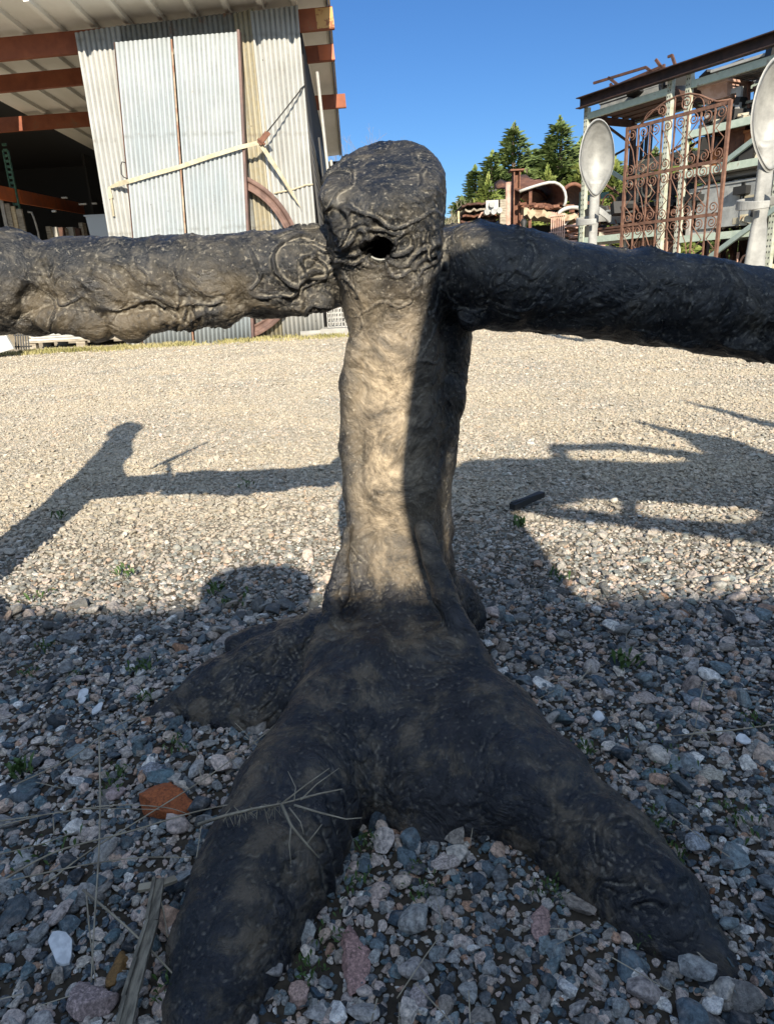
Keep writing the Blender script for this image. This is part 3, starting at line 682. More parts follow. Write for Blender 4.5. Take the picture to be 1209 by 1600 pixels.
e = MB(); e.tube([wp(x, y, .27) for x, y in ((196, 254), (191, 253), (189.5, 258), (190, 272), (194, 277), (199, 279))], .008, 6); e.build('pull_handle', m_black, door, smooth=True)

# ratchet strap across the door
strap = empty('ratchet_strap', wp(300, 250, .3), 'frayed cream ratchet strap stretched across the zinc door', 'strap')
def ribbon(path, widths, name, matl, parent, thick=.004):
    m_ = MB()
    for i in range(len(path)-1):
        a_, b_ = path[i], path[i+1]; m_.bar(a_, b_, thick, (widths[i]+widths[i+1])/2, (0, 0, 1))
    return m_.build(name, matl, parent)
def interp(pts, n):
    pts = [np.array(p_, float) for p_ in pts]; out = []
    for i in range(len(pts)-1):
        for k in range(n): out.append(pts[i]+(pts[i+1]-pts[i])*k/n)
    return out+[pts[-1]]
pth = [wp(170, 294, .05), wp(186, 287, .14), wp(201, 283.5, .275), wp(240, 272, .285), wp(280, 261, .285), wp(330, 244, .29), wp(375, 230, .30), wp(396, 225, .30), wp(407, 222, .28)]
ribbon(interp(pth, 3), [.025, .035, .05, .07, .062, .058, .056, .055]+[.053]*30, 'webbing', m_strap, strap)
ribbon([wp(170, 295, .06), wp(174, 310, .065), wp(178, 338, .06)], [.07, .06, .03], 'webbing_tail', m_strap, strap)
tl = MB(); tl.poly([wp(404, 226, .27), wp(412, 226, .26), wp(437, 265, .18), (wp(458, 300, .12)), wp(472, 328, .07), wp(452, 300, .12), wp(428, 262, .18)], .004, (0, 1, 0)); tl.build('webbing_tail', m_strap, strap)
r_ = MB(); c = wp(411, 217, .27)
r_.bar(wp(405, 225, .27), wp(418, 208, .27), .05, .07); r_.tube([wp(403, 217, .29), wp(414, 226, .29)], .02, 8); r_.bar(wp(409, 221, .31), wp(421, 207, .31), .012, .05); r_.build('ratchet_buckle', m_rust, strap)
r_ = MB(); r_.tube([wp(416, 208, .26), wp(445, 172, .18), wp(468, 143, .10)], .010, 6); r_.tube([wp(468, 143, .1), wp(470, 139, .09), wp(476, 134, .03)], .012, 6); r_.build('hook_wire', m_black, strap, smooth=True)
loose = MB(); loose.tube(interp([wp(428, 302, .05), wp(458, 296, .05), wp(478, 289, .05), wp(489, 288, .05)], 2), .012, 6); tag(loose.build('loose_webbing', m_strap), 'short end of cream webbing hooked to the right edge of the wall', 'strap')

# rusty steel rim behind the door
rc = wp(346, 408, .12); RR = float(rc[2])
V = []; F_ = []; n = 64; prof = [(1.0, -.06), (1.0, .05), (.955, .05), (.945, .02), (.90, .02), (.885, .045), (.865, .045), (.865, -.05), (.93, -.05)]
RO = 1.185; k = len(prof); zc = RO-.01
for i in range(n):
    a_ = 2*PI*i/n
    for (rr, of) in prof:
        s0_ = float((rc-W0)@WT); V.append(wl(s0_+math.cos(a_)*RO*rr, zc+math.sin(a_)*RO*rr, .12+of))
for i in range(n):
    for j in range(k): F_.append((i*k+j, i*k+(j+1) % k, ((i+1) % n)*k+(j+1) % k, ((i+1) % n)*k+j))
wr_ = np_mesh('metal_hoop', V, F_, m_rim); tag(wr_, 'large rusty steel hoop standing between the zinc door and the wall', 'hoop')
md = wr_.modifiers.new('edges', 'BEVEL'); md.width = .004; md.limit_method = 'ANGLE'

# wire mesh panels stacked on end along the shed's right side
def mesh_panel(x, y0, y1, z0, z1, lean, step, r, label, name='mesh_panel', matl=None):
    m_ = MB(); P_ = lambda y, z: (x-.08-.031*(y-11)-lean*(z-z0)/(z1-z0), y, z)
    ny_ = max(2, int((y1-y0)/step)); nz_ = max(2, int((z1-z0)/step))
    for i in range(ny_+1): y = y0+(y1-y0)*i/ny_; m_.bar(P_(y, z0), P_(y, z1), r, r)
    for j in range(nz_+1): z = z0+(z1-z0)*j/nz_; m_.bar(P_(y0, z), P_(y1, z), r, r)
    return tag(m_.build(name, matl or m_black), label, 'mesh panel', 'mesh panels leaning along the shed side')
mesh_panel(-.62, 11.15, 14.5, .05, 3.35, .16, .14, .028, 'tall black mesh panel at the near corner of the shed side')
mesh_panel(-.52, 11.9, 15.5, .05, 2.9, .12, .10, .03, 'black mesh panel second from the shed corner')
mesh_panel(-.38, 13.2, 17.0, .05, 2.55, .12, .12, .034, 'shorter black mesh panel leaning over the others by the shed side')
mesh_panel(-.30, 15.5, 18.6, .05, 2.9, .1, .16, .06, 'farthest black mesh panel under the shed eave')
for k_, (dx_, y, h) in enumerate(((-.66, 11.05, 3.6), (-.56, 11.25, 2.5))):
    q = MB(); q.tube([(dx_+.16, y, .02), (dx_, y+.1, h)], .022, 8); tag(q.build('steel_pipe', m_conc, smooth=True), ['long pale pipe leaning at the shed corner', 'shorter pale pipe leaning at the shed corner'][k_], 'pipe', 'pipes at the shed corner')
# wire basket and sill at the foot of the shed side
q = MB()
bc = at(529, 497, Y=10.9)
for i in range(7):
    for yy in (10.75, 11.15): q.bar((bc[0]-.16+i*.053, yy, .12), (bc[0]-.16+i*.053, yy, .40), .012, .012)
for j in range(5):
    for yy in (10.75, 11.15): q.bar((bc[0]-.16, yy, .13+j*.066), (bc[0]+.16, yy, .13+j*.066), .012, .012)
q.bar((bc[0]-.16, 10.75, .13), (bc[0]-.16, 11.15, .13), .012, .012); q.bar((bc[0]+.16, 10.75, .13), (bc[0]+.16, 11.15, .13), .012, .012)
tag(q.build('wire_basket', m_white), 'white wire basket on a grey sill beside the shed corner', 'basket')
q = MB(); q.box((bc[0]-.02, 10.95, .06), (.5, .6, .10)); tag(q.build('concrete_sill', m_conc), 'low grey slab under the wire basket', 'slab')
q = MB(); q.tube([wl(ws(470, 521)[0], .05, .16), wl(ws(521, 520)[0], .05, .16)], .045, 10); tag(q.build('ground_pipe', m_conc, smooth=True), 'grey pipe lying along the foot of the right wall sheet', 'pipe')

# inside the open bay
up = empty('rack_upright', at(48, 370, Y=15.5)*[1, 1, 0], 'perforated green rack upright inside the open bay of the shed', 'rack')
q = MB(); b_ = at(58, 420, Y=15.5); t_ = at(9, 235, Y=15.5)
X0_ = float(t_[0])
zt_ = float(t_[2])
for o_ in (-.05, .05): q.bar((X0_+o_, 15.5, 0), (X0_+o_, 15.5, zt_), .022, .05)
for i in range(38):
    q.box((X0_, 15.5, .05+i*.1), (.09, .018, .05))
m_green = two_tone('green_rack_paint', (.05, .13, .085), (.09, .19, .12), 8, .6)
q.build('perforated_post', m_green, up)
q = MB(); q.bar(at(-40, 293, Y=14.6), at(30, 307, Y=15.6), .06, .26); q.bar(at(30, 307, Y=15.6), at(130, 326, Y=20.0), .06, .26); q.build('cross_beam', m_orange, up)
for k_, (x0, x1, yt, yb) in enumerate(((0, 5, 312, 372), (7, 14, 318, 372), (14, 21, 322, 372), (22, 31, 326, 372))):
    q = MB(); a_ = at((x0+x1)/2, yt, Y=15.3); q.box((a_[0], 15.3+.03*k_, a_[2]/2), ((x1-x0)*.0135, .05, a_[2])); tag(q.build('plank', [m_conc, m_wood, m_woody, m_wood][k_]), ['grey board leftmost in the open shed bay', 'dark narrow plank second from the left in the bay', 'tan plank third from the left in the bay', 'brown plank nearest the green upright'][k_], 'plank', 'planks standing in the shed bay')
q = MB(); q.tube([at(x, y, Y=15.4) for x, y in ((44, 331), (50, 332), (54, 342), (60, 362), (63, 385))], .02, 8); tag(q.build('bent_pipe', m_conc, smooth=True), 'bent grey pipe standing beside the green upright', 'pipe')
binp = empty('plastic_bin', at(160, 372, Y=14.8)*[1, 1, 0], 'pale translucent bin at the edge of the open bay', 'bin')
a_ = at(137, 339, Y=14.8); b_ = at(200, 339, Y=14.8); zt = a_[2]
m_bin = mat('cloudy_plastic', (.40, .44, .47), .35); q = MB()
q.poly([(a_[0], 14.7, zt), (b_[0], 14.7, zt), (b_[0]-.05, 14.72, .6), (a_[0]+.14, 14.72, .6)], .5, (0, 1, 0)); q.build('tub', m_bin, binp)
q = MB(); q.box(((a_[0]+b_[0])/2, 14.95, zt+.012), (b_[0]-a_[0]+.04, .56, .025)); q.build('rim', m_bin, binp)
q = MB(); q.box(((a_[0]+b_[0])/2, 14.95, .3), (.6, .5, .6)); tag(q.build('crate', m_wood), 'dark wooden crate under the pale bin', 'crate')
rs_ = random.Random(5)
junk_l = ['thin grey frame', 'small crate', 'dark box', 'pale offcut', 'stacked frame', 'narrow board', 'grey case']
for k_ in range(7):
    x = 78+k_*8.4; q = MB(); a_ = at(x, rs_.uniform(348, 358), Y=16+.1*k_)
    q.box((a_[0], 16+.1*k_, a_[2]/2), (.09+.05*(k_ % 3), .2, a_[2])); tag(q.build('stored_item', [m_wood, m_conc, m_rustd][k_ % 3]), '%s standing in the dark bay, %s from the left' % (junk_l[k_], ['first', 'second', 'third', 'fourth', 'fifth', 'sixth', 'seventh'][k_]), 'stored item', 'things stored in the dark bay')
for k_, (x, y, w_, yy) in enumerate(((130, 319, .16, 16), (148, 318, .10, 16), (164, 317.5, .08, 16), (101, 309, .12, 16.5), (85, 330, .07, 14))):
    q = MB(); a_ = at(x, y, Y=yy); q.box(a_, (w_, .05, .03)); tag(q.build('daylight_strip', m_white), ['wide', 'middle', 'right hand', 'upper', 'lower left'][k_]+' pale strip standing in for a daylight slit in the dark bay', 'daylight strip')  # white strips stand in for daylight showing through gaps
# at the foot of the bay: board, grille, pallet with white sheets, block
lb = MB(); lb.poly([at(-40, 520, Y=9.9), at(8, 520, Y=9.9), at(22, 545, Y=9.75), at(-30, 560, Y=9.75)], .04, (0, 1, 0)); tag(lb.build('leaning_board', m_white), 'white board leaning at the left edge behind the limb', 'board')
q = MB()
for i in range(6): q.bar(at(24+i*4, 521, Y=10.3), at(26+i*4, 546, Y=10.2), .015, .015)
q.bar(at(22, 524, Y=10.3), at(48, 523, Y=10.3), .02, .02); q.bar(at(24, 542, Y=10.2), at(50, 541, Y=10.2), .02, .02)
tag(q.build('iron_grille', m_black), 'small black grille between the white board and the pallet', 'grille')
pal = empty('wooden_pallet', at(125, 545, z=0), 'weathered wooden pallet on the ground below the shed bay', 'pallet')
PX0, PX1, PYn = at(42, 548, z=0), at(214, 540, z=0), 1.0
u_ = (PX1-PX0); Lp = float(np.linalg.norm(u_)); u_ /= Lp; v_ = np.array([-u_[1], u_[0], 0])
for j in range(3):
    q = MB(); o_ = PX0+v_*(.05+j*.45); q.bar(o_+[0, 0, .012], o_+u_*Lp+[0, 0, .012], .09, .02); q.build('bottom_board', m_wood, pal)
    for i in range(3):
        q = MB(); q.box(o_+u_*(.09+i*(Lp-.18)/2)+[0, 0, .07], (.14, .1, .094)); q.build('block', m_wood, pal)
for i in range(8):
    q = MB(); o_ = PX0+u_*(.05+i*(Lp-.1)/7); q.bar(o_+[0, 0, .128], o_+v_*1.0+[0, 0, .128], .11, .02); q.build('deck_board', m_wood, pal)
q = MB(); q.bar(PX0+[0, 0, .127]-v_*.01, PX1+[0, 0, .127]-v_*.01, .02, .03); q.build('edge_board', m_wood, pal)
for k_ in range(3):
    q = MB(); o_ = PX0+u_*(.06+.05*k_)+v_*.45+[0, 0, .156+k_*.036]; q.bar(o_, o_+u_*(Lp-.12-.08*k_), .9, .03, (0, 0, 1)); tag(q.build('white_sheet', m_white), ['bottom', 'middle', 'top'][k_]+' white sheet stacked on the wooden pallet', 'sheet', 'white sheets on the pallet')
q = MB(); c = at(217, 541, z=0); q.box(c+[0, .05, .15], (.12, .35, .30)); tag(q.build('concrete_block', m_conc, bevel=.01), 'pale block beside the left foot of the zinc door', 'block')
# grass along the foot of the wall
rs2 = np.random.RandomState(12)
def blades(cx, cy, hh, ww, lean=.4):
    n = len(cx); a_ = rs2.uniform(0, 6.28, n); z = gh(cx, cy)
    dx_ = np.cos(a_)*ww; dy_ = np.sin(a_)*ww; l_ = rs2.normal(0, lean, (n, 2))*hh[:, None]
    V = np.stack([np.stack([cx-dx_, cy-dy_, z-.01], 1), np.stack([cx+dx_, cy+dy_, z-.01], 1), np.stack([cx+dx_*.6+l_[:, 0]*.4, cy+dy_*.6+l_[:, 1]*.4, z+hh*.6], 1), np.stack([cx+l_[:, 0], cy+l_[:, 1], z+hh], 1)], 1).reshape(-1, 3)
    i = np.arange(n)[:, None]*4; return V, np.concatenate([i, i+1, i+2, i+3], 1)
m_grass = two_tone('dry_green_grass', (.20, .19, .06), (.36, .31, .15), 1.5, .8, .35, .65, bs=10)
n = 9000; s = rs2.uniform(-2.2, 3.4, n); of = np.abs(rs2.normal(0, .28, n))+rs2.uniform(-.05, .25, n)
cx = W0[0]+WT[0]*s-WN[0]*of; cy = W0[1]+WT[1]*s-WN[1]*of; k = pnoise(np.stack([cx*1.3, cy*1.3, cx*0], -1)) > -.15
V, Fq = blades(cx[k], cy[k], rs2.uniform(.015, .07, k.sum()), rs2.uniform(.004, .009, k.sum()))
tag(np_mesh('grass', V, Fq, m_grass), 'short yellow-green grass along the foot of the shed wall', 'grass', kind='stuff')
# ------------------------------------------------------------------ storage racks on the right
RAZ = math.radians(-29.46); RD = np.array([math.sin(RAZ), math.cos(RAZ), 0]); RN = np.array([RD[1], -RD[0], 0])
K0 = at(915, 155, Y=12.0)*[1, 1, 0]
def rp(x, y, back=0.): return onplane(x, y, K0+RN*back, RN)
def rl(s, z, back=0.): return K0-RD*s+RN*back+np.array([0, 0, z])       # s runs towards us along the rack front
def rs_of(P): return float(-(P-K0)@RD)
m_mint = two_tone('mint_rack_paint', (.36, .43, .36), (.44, .51, .43), 9, .5, c3=(.22, .14, .09))
m_post = two_tone('flaking_post_paint', (.46, .47, .40), (.33, .36, .28), 14, .6, c3=(.30, .20, .12))
m_blackrust = two_tone('black_brown_steel', (.022, .013, .011), (.05, .026, .02), 9, .7)
m_dgreen = mat('dark_green_paint', (.06, .12, .10), .5)
m_zinc = galv('old_zinc', (.40, .41, .40), (.30, .31, .30), (.2, .17, .13))
rack = empty('storage_rack', rl(1.7, 0), 'tall mint green pallet rack heaped with salvage behind the ornate gate', 'rack')
SP = [0.04, rs_of(rp(1048, 136)), rs_of(rp(1078, 120)), rs_of(rp(1203, 380)), rs_of(rp(1203, 380))+.25]
S_END = SP[4]+1.9; ZT = 3.27
for i, s in enumerate(SP):
    for bk in (0., 1.05):
        q = MB(); w_ = .075; q.bar(rl(s, 0, bk), rl(s, 3.17 if i else 3.14, bk), w_, .07, tuple(RN)); nf = len(q.F)
        if bk == 0:
            for j in range(44):
                z = .08+j*.07
                for o_ in (-.018, .018): q.box(rl(s+o_, z, -.0335), (.010, .010, .022), Matrix.Rotation(-RAZ, 3, 'Z'))
        q.build('upright', m_post if (bk == 0) else m_rustd, rack, mat2=m_dark, split=nf)
q = MB(); q.cchan(rl(-.06, ZT-.06, -.06), rl(S_END, ZT-.06, -.06), .15, .09, .012); q.build('top_beam', m_blackrust, rack)
q = MB(); q.cchan(rl(-.06, ZT-.2, 1.1), rl(S_END, ZT-.2, 1.1), .15, .09, .012); q.build('top_beam', m_rustd, rack)
def beam(s0, s1, z, bk=0., h=.09, m_=None):
    q = MB(); q.bar(rl(s0+.04, z, bk), rl(s1-.04, z, bk), .045, h); return q.build('shelf_beam', m_ or m_mint, rack)
def deck(s0, s1, z, kind='ribbed'):
    q = MB()
    if kind == 'ribbed':
        for i in range(9): q.bar(rl(s0+.05, z-.02+.012*(i % 2), .06+i*.12), rl(s1-.05, z-.02+.012*(i % 2), .06+i*.12), .125, .015)
        return q.build('shelf_deck', m_rustd, rack)
    for i in range(13): q.bar(rl(s0+.05, z, .03+i*.085), rl(s1-.05, z, .03+i*.085), .012, .012)
    for i in range(int((s1-s0)/.13)): q.bar(rl(s0+.07+i*.13, z+.012, .02), rl(s0+.07+i*.13, z+.012, 1.05), .012, .012)
    return q.build('wire_deck', m_zinc, rack)
bays = [(SP[0], SP[1]), (SP[2], SP[3]), (SP[4], S_END)]
lev = [[3.02, 1.22, .55], [3.02, 2.42, 1.93, 1.10, .30], [3.02, 2.42, 1.9, 1.1, .3]]
for (s0, s1), zz in zip(bays, lev):
    for k_, z in enumerate(zz):
        beam(s0, s1, z); beam(s0, s1, z, 1.05)
        deck(s0, s1, z+.03, 'ribbed' if (k_ != 0 or s0 < .1) else 'wire')
for i, s in enumerate(SP):       # end frames
    q = MB(); z = .15; fl = 0
    while z < 3.0: q.bar(rl(s, z, 0 if fl else 1.05), rl(s, z+.42, 1.05 if fl else 0), .03, .03); z += .42; fl = 1-fl
    for z in (.12, 1.5, 2.98): q.bar(rl(s, z, 0), rl(s, z, 1.05), .035, .05 if z < 2.9 else .11)
    q.build('end_brace', m_rustd, rack)
for (a_, b_, bk) in (((951, 266), (1040, 322), 1.0), ):
    q = MB(); q.bar(rp(*a_, bk), rp(*b_, bk), .03, .06); q.build('diagonal_brace', m_mint, rack)
m_bg = two_tone('grey_green_paint', (.20, .26, .24), (.26, .32, .30), 8, .6)
for (a_, b_) in (((1128, 256), (1188, 210)), ((1105, 404), (1245, 300))):
    q = MB(); q.bar(rp(*a_, -.05), rp(*b_, -.05), .04, .06); q.build('diagonal_brace', m_bg, rack)
# iron bar frame lying on top of the rack
fr = empty('welded_bars', rl(.8, ZT), 'rusty bar frame lying on top of the rack, sticking up against the sky', 'iron frame')
for a_, b_ in (((927, 130), (1009, 105)), ((955, 137), (1038, 102)), ((950, 121), (969, 136)), ((1008, 105), (1025, 118)), ((953, 131), (957, 138)), ((950, 138), (960, 134)), ((1010, 116), (1020, 113))):
    q = MB(); q.bar(rp(*a_, .25), rp(*b_, .25), .03, .035); q.build('bar', m_rustd, fr)
for k_, (a_, b_) in enumerate((((1024, 93), (1040, 116)), ((1049, 86), (1057, 110)))):
    q = MB(); q.bar(rp(*a_, .12), rp(*b_, .12), .03, .035)
    if k_: q.bar(rp(1043, 89, .12), rp(1050, 86, .12), .03, .03)
    else: q.bar(rp(1030, 102, .12), rp(1049, 113, .12), .03, .03)
    tag(q.build('iron_bar', m_rustd), ['crossed pair of iron bars poking up from the rack top', 'hooked iron bar standing up highest from the rack top'][k_], 'bar')
# goods on the shelves ------------------------------------------------
m_or = two_tone('orange_brown_rust', (.42, .16, .05), (.28, .10, .04), 8, .8)
m_pink = two_tone('pinkish_primer', (.48, .32, .26), (.38, .22, .16), 9, .8)
m_cream = two_tone('cream_enamel', (.42, .39, .30), (.33, .29, .20), 7, .6, c3=(.30, .18, .10))
m_grey = two_tone('grey_steel', (.22, .23, .23), (.32, .33, .32), 8, .5)
MATS = [m_white, m_rust, m_cream, m_rustd, m_zinc, m_or, m_pink, m_black, m_grey, m_woody]
MW = ['white', 'rusty', 'cream', 'dark', 'zinc', 'orange', 'pinkish', 'black', 'grey', 'tan']
def rbox(q, s, z, bk, ls, lz, lb, tilt=0.): q.box(rl(s, z+lz/2, bk), (ls, lb, lz), Matrix.Rotation(math.atan2(-RD[1], -RD[0]), 3, 'Z') @ Matrix.Rotation(tilt, 3, 'Y'))
used = set(); rj = random.Random(11)
def good(kind, s, z, bk, ls, lz, lb, mi, where):
    """one salvaged article; kind decides its shape"""
    q = MB(); nm = kind
    if kind == 'radiator':
        for i in range(int(ls/.055)): rbox(q, s-ls/2+.03+i*.055, z, bk, .035, lz, lb)
        rbox(q, s, z+.04, bk, ls, .03, lb*.5); rbox(q, s, z+lz-.07, bk, ls, .03, lb*.5)
    elif kind == 'window_frame':
        for a_ in (-1, 1): rbox(q, s+a_*(ls/2-.03), z, bk, .06, lz, .05); rbox(q, s, z+(lz-.06)*(a_+1)/2, bk, ls-.12, .06, .045)
        rbox(q, s, z+.06, bk, .03, lz-.12, .04); rbox(q, s, z+lz/2, bk, ls-.12, .03, .035)
    elif kind == 'board_stack':
        for i in range(max(2, int(lz/.045))): rbox(q, s+rj.uniform(-.05, .05), z+i*.045, bk, ls*rj.uniform(.85, 1.0), .032, lb*rj.uniform(.8, 1))
    elif kind == 'pipe_bundle':
        for i in range(9): P = rl(s, z+.04+.07*(i//3), bk-.15+.08*(i % 3)+.02*(i//3)); q.tube([P-RD*(ls/2), P+RD*(ls/2)], .035, 8)
    elif kind == 'iron_bracket':
        P = [rl(s+ls*.5*math.cos(t)*(1-t/9), z+lz*.5+lz*.5*math.sin(t)*(1-t/9), bk) for t in np.linspace(0, 7.5, 26)]; q.tube(P, .014, 6)
        q.bar(rl(s-ls/2, z, bk), rl(s-ls/2, z+lz, bk), .025, .025); q.bar(rl(s-ls/2, z+.01, bk), rl(s+ls/2, z+.01, bk), .025, .02)
    elif kind == 'trough':
        q.poly([rl(s-ls/2, z+lz, bk-lb/2), rl(s+ls/2, z+lz, bk-lb/2), rl(s+ls*.42, z, bk-lb*.35), rl(s-ls*.42, z, bk-lb*.35)], lb, tuple(RN)); rbox(q, s, z+lz-.02, bk, ls+.05, .03, lb+.05)
    elif kind == 'drum':
        q.tube([rl(s, z, bk), rl(s, z+lz*.48, bk), rl(s, z+lz*.5, bk), rl(s, z+lz*.52, bk), rl(s, z+lz, bk)], [ls/2, ls/2, ls/2*1.06, ls/2, ls/2], 18)
    else:
        rbox(q, s, z, bk, ls, lz, lb); rbox(q, s, z+lz-.03, bk, ls+.03, .035, lb+.03); rbox(q, s+ls*.2, z+.02, bk-lb/2-.006, ls*.3, lz*.6, .01)
    o = q.build(nm, MATS[mi], smooth=False, bevel=.004 if kind in ('cabinet', 'trough') else 0)
    lab = '%s %s %s' % (MW[mi], kind.replace('_', ' '), where); assert lab not in used, lab; used.add(lab)
    return tag(o, lab, kind.replace('_', ' '))
sA, sB, sC = SP[0], SP[2], SP[4]
q = MB()
for i in range(9): q.bar(rl(.12+.05*(i % 5), 0, .80+.05*i), rl(.14+.045*(i % 5), 2.5+.06*i, .82+.05*i), .02, .02, tuple(RN))
q.bar(rl(.08, 1.6, .78), rl(.40, 1.6, 1.25), .02, .03); tag(q.build('rod_bundle', m_black), 'bundle of black rods standing at the back of the left rack bay', 'rods')
for k_, (z_, b_, mm_) in enumerate(((1.98, .9, m_rustd), (1.80, .6, m_black), (2.28, .95, m_cream))):
    q = MB(); q.bar(rl(.20, z_, b_), rl(1.58, z_+.02, b_), .10, .13); q.bar(rl(.25, z_+.09, b_), rl(1.2, z_+.10, b_), .08, .05); tag(q.build('long_timber', mm_), ['dark long timber at the back of the left bay', 'black long timber a little below the dark one', 'pale long timber highest in the left bay'][k_], 'timber', 'long timbers in the left bay')
good('board_stack', .85, 1.27, .5, 1.4, .16, .9, 3, 'on the middle shelf of the left bay')
good('trough', .55, 1.30+.14, .5, .5, .2, .6, 8, 'on the dark boards of the left bay')
good('cabinet', 1.2, 1.43, .6, .5, .2, .6, 1, 'on the dark boards beside the trough')
good('iron_bracket', .25, 1.43, .3, .35, .5, .1, 3, 'at the left end of the middle shelf')
good('iron_bracket', 1.05, 1.63, .3, .4, .5, .1, 2, 'on the rusty cabinet of the left bay')
good('window_frame', .45, .60, .2, .7, .6, .1, 0, 'on the low shelf, left bay')
good('radiator', 1.15, .60, .4, .7, .55, .2, 6, 'on the low shelf, left bay')
good('board_stack', .85, .02, .5, 1.4, .42, .9, 9, 'on the ground under the left bay')
good('cabinet', .80, 3.08, .55, 1.3, .12, .8, 8, 'on the top shelf of the left bay')
# right bay
mid = (SP[2]+SP[3])/2; w2 = SP[3]-SP[2]
good('board_stack', mid-.15, 3.07, .5, w2*.7, .14, .5, 4, 'under the top beam of the middle bay')
good('trough', SP[2]+.28, 2.80, .35, .4, .18, .5, 6, 'tucked under the wire deck')
good('window_frame', SP[2]+.35, 2.47, .25, .5, .42, .1, 0, 'left on the second shelf of the middle bay')
good('board_stack', SP[2]+.55, 2.47, .6, .9, .30, .5, 2, 'behind the white frame on the second shelf')
good('cabinet', SP[2]+.95, 2.47, .4, .3, .36, .4, 3, 'centre of the second shelf')
good('iron_bracket', SP[2]+1.3, 2.47, .3, .3, .4, .1, 1, 'right on the second shelf')
good('drum', SP[2]+.30, 1.98, .4, .3, .40, .3, 5, 'at the left of the third shelf')
good('cabinet', SP[2]+.62, 1.98, .4, .22, .42, .4, 1, 'beside the orange drum')
good('cabinet', SP[2]+.85, 1.98, .3, .16, .36, .3, 5, 'third along the third shelf')
good('radiator', SP[2]+1.12, 1.98, .4, .3, .36, .2, 2, 'on the third shelf')
good('iron_bracket', SP[2]+1.45, 1.98, .3, .3, .35, .1, 3, 'right of the cream radiator')
good('cabinet', mid+.1, 1.15+.06, .35, 1.2, .55, .5, 8, 'long and low on the fourth shelf')
good('window_frame', SP[2]+.25, 1.15, .15, .45, .6, .1, 0, 'standing left on the fourth shelf')
good('pipe_bundle', mid, 1.15+.66, .4, 1.2, .2, .3, 0, 'on the long grey cabinet')
good('trough', SP[3]-.25, 1.15, .3, .4, .4, .4, 2, 'right on the fourth shelf')
for i in range(7):
    good('iron_bracket', SP[2]+.2+i*.24, .35, .2+.07*(i % 3), .2, .45+.08*(i % 2), .1, [3, 1, 2, 6, 3, 0, 1][i], '%s from the left on the bottom shelf' % ['first', 'second', 'third', 'fourth', 'fifth', 'sixth', 'seventh'][i])
good('board_stack', mid, .02, .5, w2*.85, .25, .9, 3, 'on the ground under the middle bay')
for i, z in enumerate((.35, 1.15, 1.95, 2.47)):
    good('cabinet', SP[4]+.5, z, .45, .6, .4, .6, [1, 4, 6, 2][i], 'left in the near bay, level %s' % ['one', 'two', 'three', 'four'][i])
    good('board_stack', SP[4]+1.3, z, .45, .7, .3, .7, [9, 3, 0, 1][i], 'right in the near bay, level %s' % ['one', 'two', 'three', 'four'][i])
# dense small ironwork tangled at the back of the shelves
for k_, (sa_, sb_, zz_) in enumerate(((SP[2]+.05, SP[3]-.05, 2.9), (SP[4]+.05, S_END, 2.9))):
    q = MB(); n_ = 12
    for i in range(n_):
        s0_ = sa_+(sb_-sa_)*i/n_; q.bar(rl(s0_+(sb_-sa_)/n_/2, 0, 1.16+.02*(i % 2)), rl(s0_+(sb_-sa_)/n_/2, zz_-.12*(i % 3 == 1), 1.16+.02*(i % 2)), (sb_-sa_)/n_*.98, .012, tuple(RN))
    tag(q.build('shade_sheet', m_rustd), ['dark rusty sheeting added as shade behind the middle rack bay', 'dark rusty sheeting added as shade behind the near rack bay'][k_], 'sheet')  # sheets put in to darken the bays from behind
q = MB(); rj = random.Random(4)
for i in range(1000):
    s = rj.uniform(.1, S_END-.1); z = rj.choice([.36, .62, 1.22, 1.28, 1.98, 2.48]); bk = rj.uniform(.25, .95); h = rj.uniform(.1, .5)
    if SP[1] < s < SP[2] or (s < SP[1] and z > 1.5): continue
    a_ = rl(s, z, bk); b_ = rl(s+rj.uniform(-.3, .3), z+h, bk+rj.uniform(-.1, .1)); q.bar(a_, b_, rj.uniform(.012, .04), rj.uniform(.012, .03))
tag(q.build('iron_scrap', m_rust), 'tangle of rusty bars and offcuts filling the rack shelves', 'scrap', kind='stuff')
q = MB()
for i in range(700):
    s = rj.uniform(.1, S_END-.1); z = rj.choice([.33, .60, 1.22, 1.96, 2.46]); bk = rj.uniform(.1, .9)
    if SP[1] < s < SP[2] or (s < SP[1] and z > 1.5): continue
    q.box(rl(s, z+.05, bk), (rj.uniform(.04, .16), rj.uniform(.04, .16), rj.uniform(.03, .14)), Matrix.Rotation(rj.uniform(0, 3), 3, 'Z') @ Matrix.Rotation(rj.uniform(-.5, .5), 3, 'X'))
tag(q.build('pale_scrap', m_cream), 'pale broken fittings strewn over the rack shelves', 'scrap', kind='stuff')

q = MB()
for i in range(650):
    s = rj.uniform(.1, S_END-.1); z = rj.choice([.36, .62, 1.28, 1.55, 1.98, 2.2, 2.48, 2.65, 3.1]); bk = rj.uniform(.12, .95)
    if SP[1] < s < SP[2] or (s < SP[1] and 1.9 < z < 3.): continue
    q.box(rl(s, z+.08, bk), (rj.uniform(.06, .4), rj.uniform(.04, .2), rj.uniform(.03, .2)), Matrix.Rotation(-RAZ+rj.uniform(-.5, .5), 3, 'Z') @ Matrix.Rotation(rj.uniform(-.4, .4), 3, 'X'))
tag(q.build('dark_scrap', m_black), 'black castings and boxes jammed between the rack shelves', 'scrap', kind='stuff')

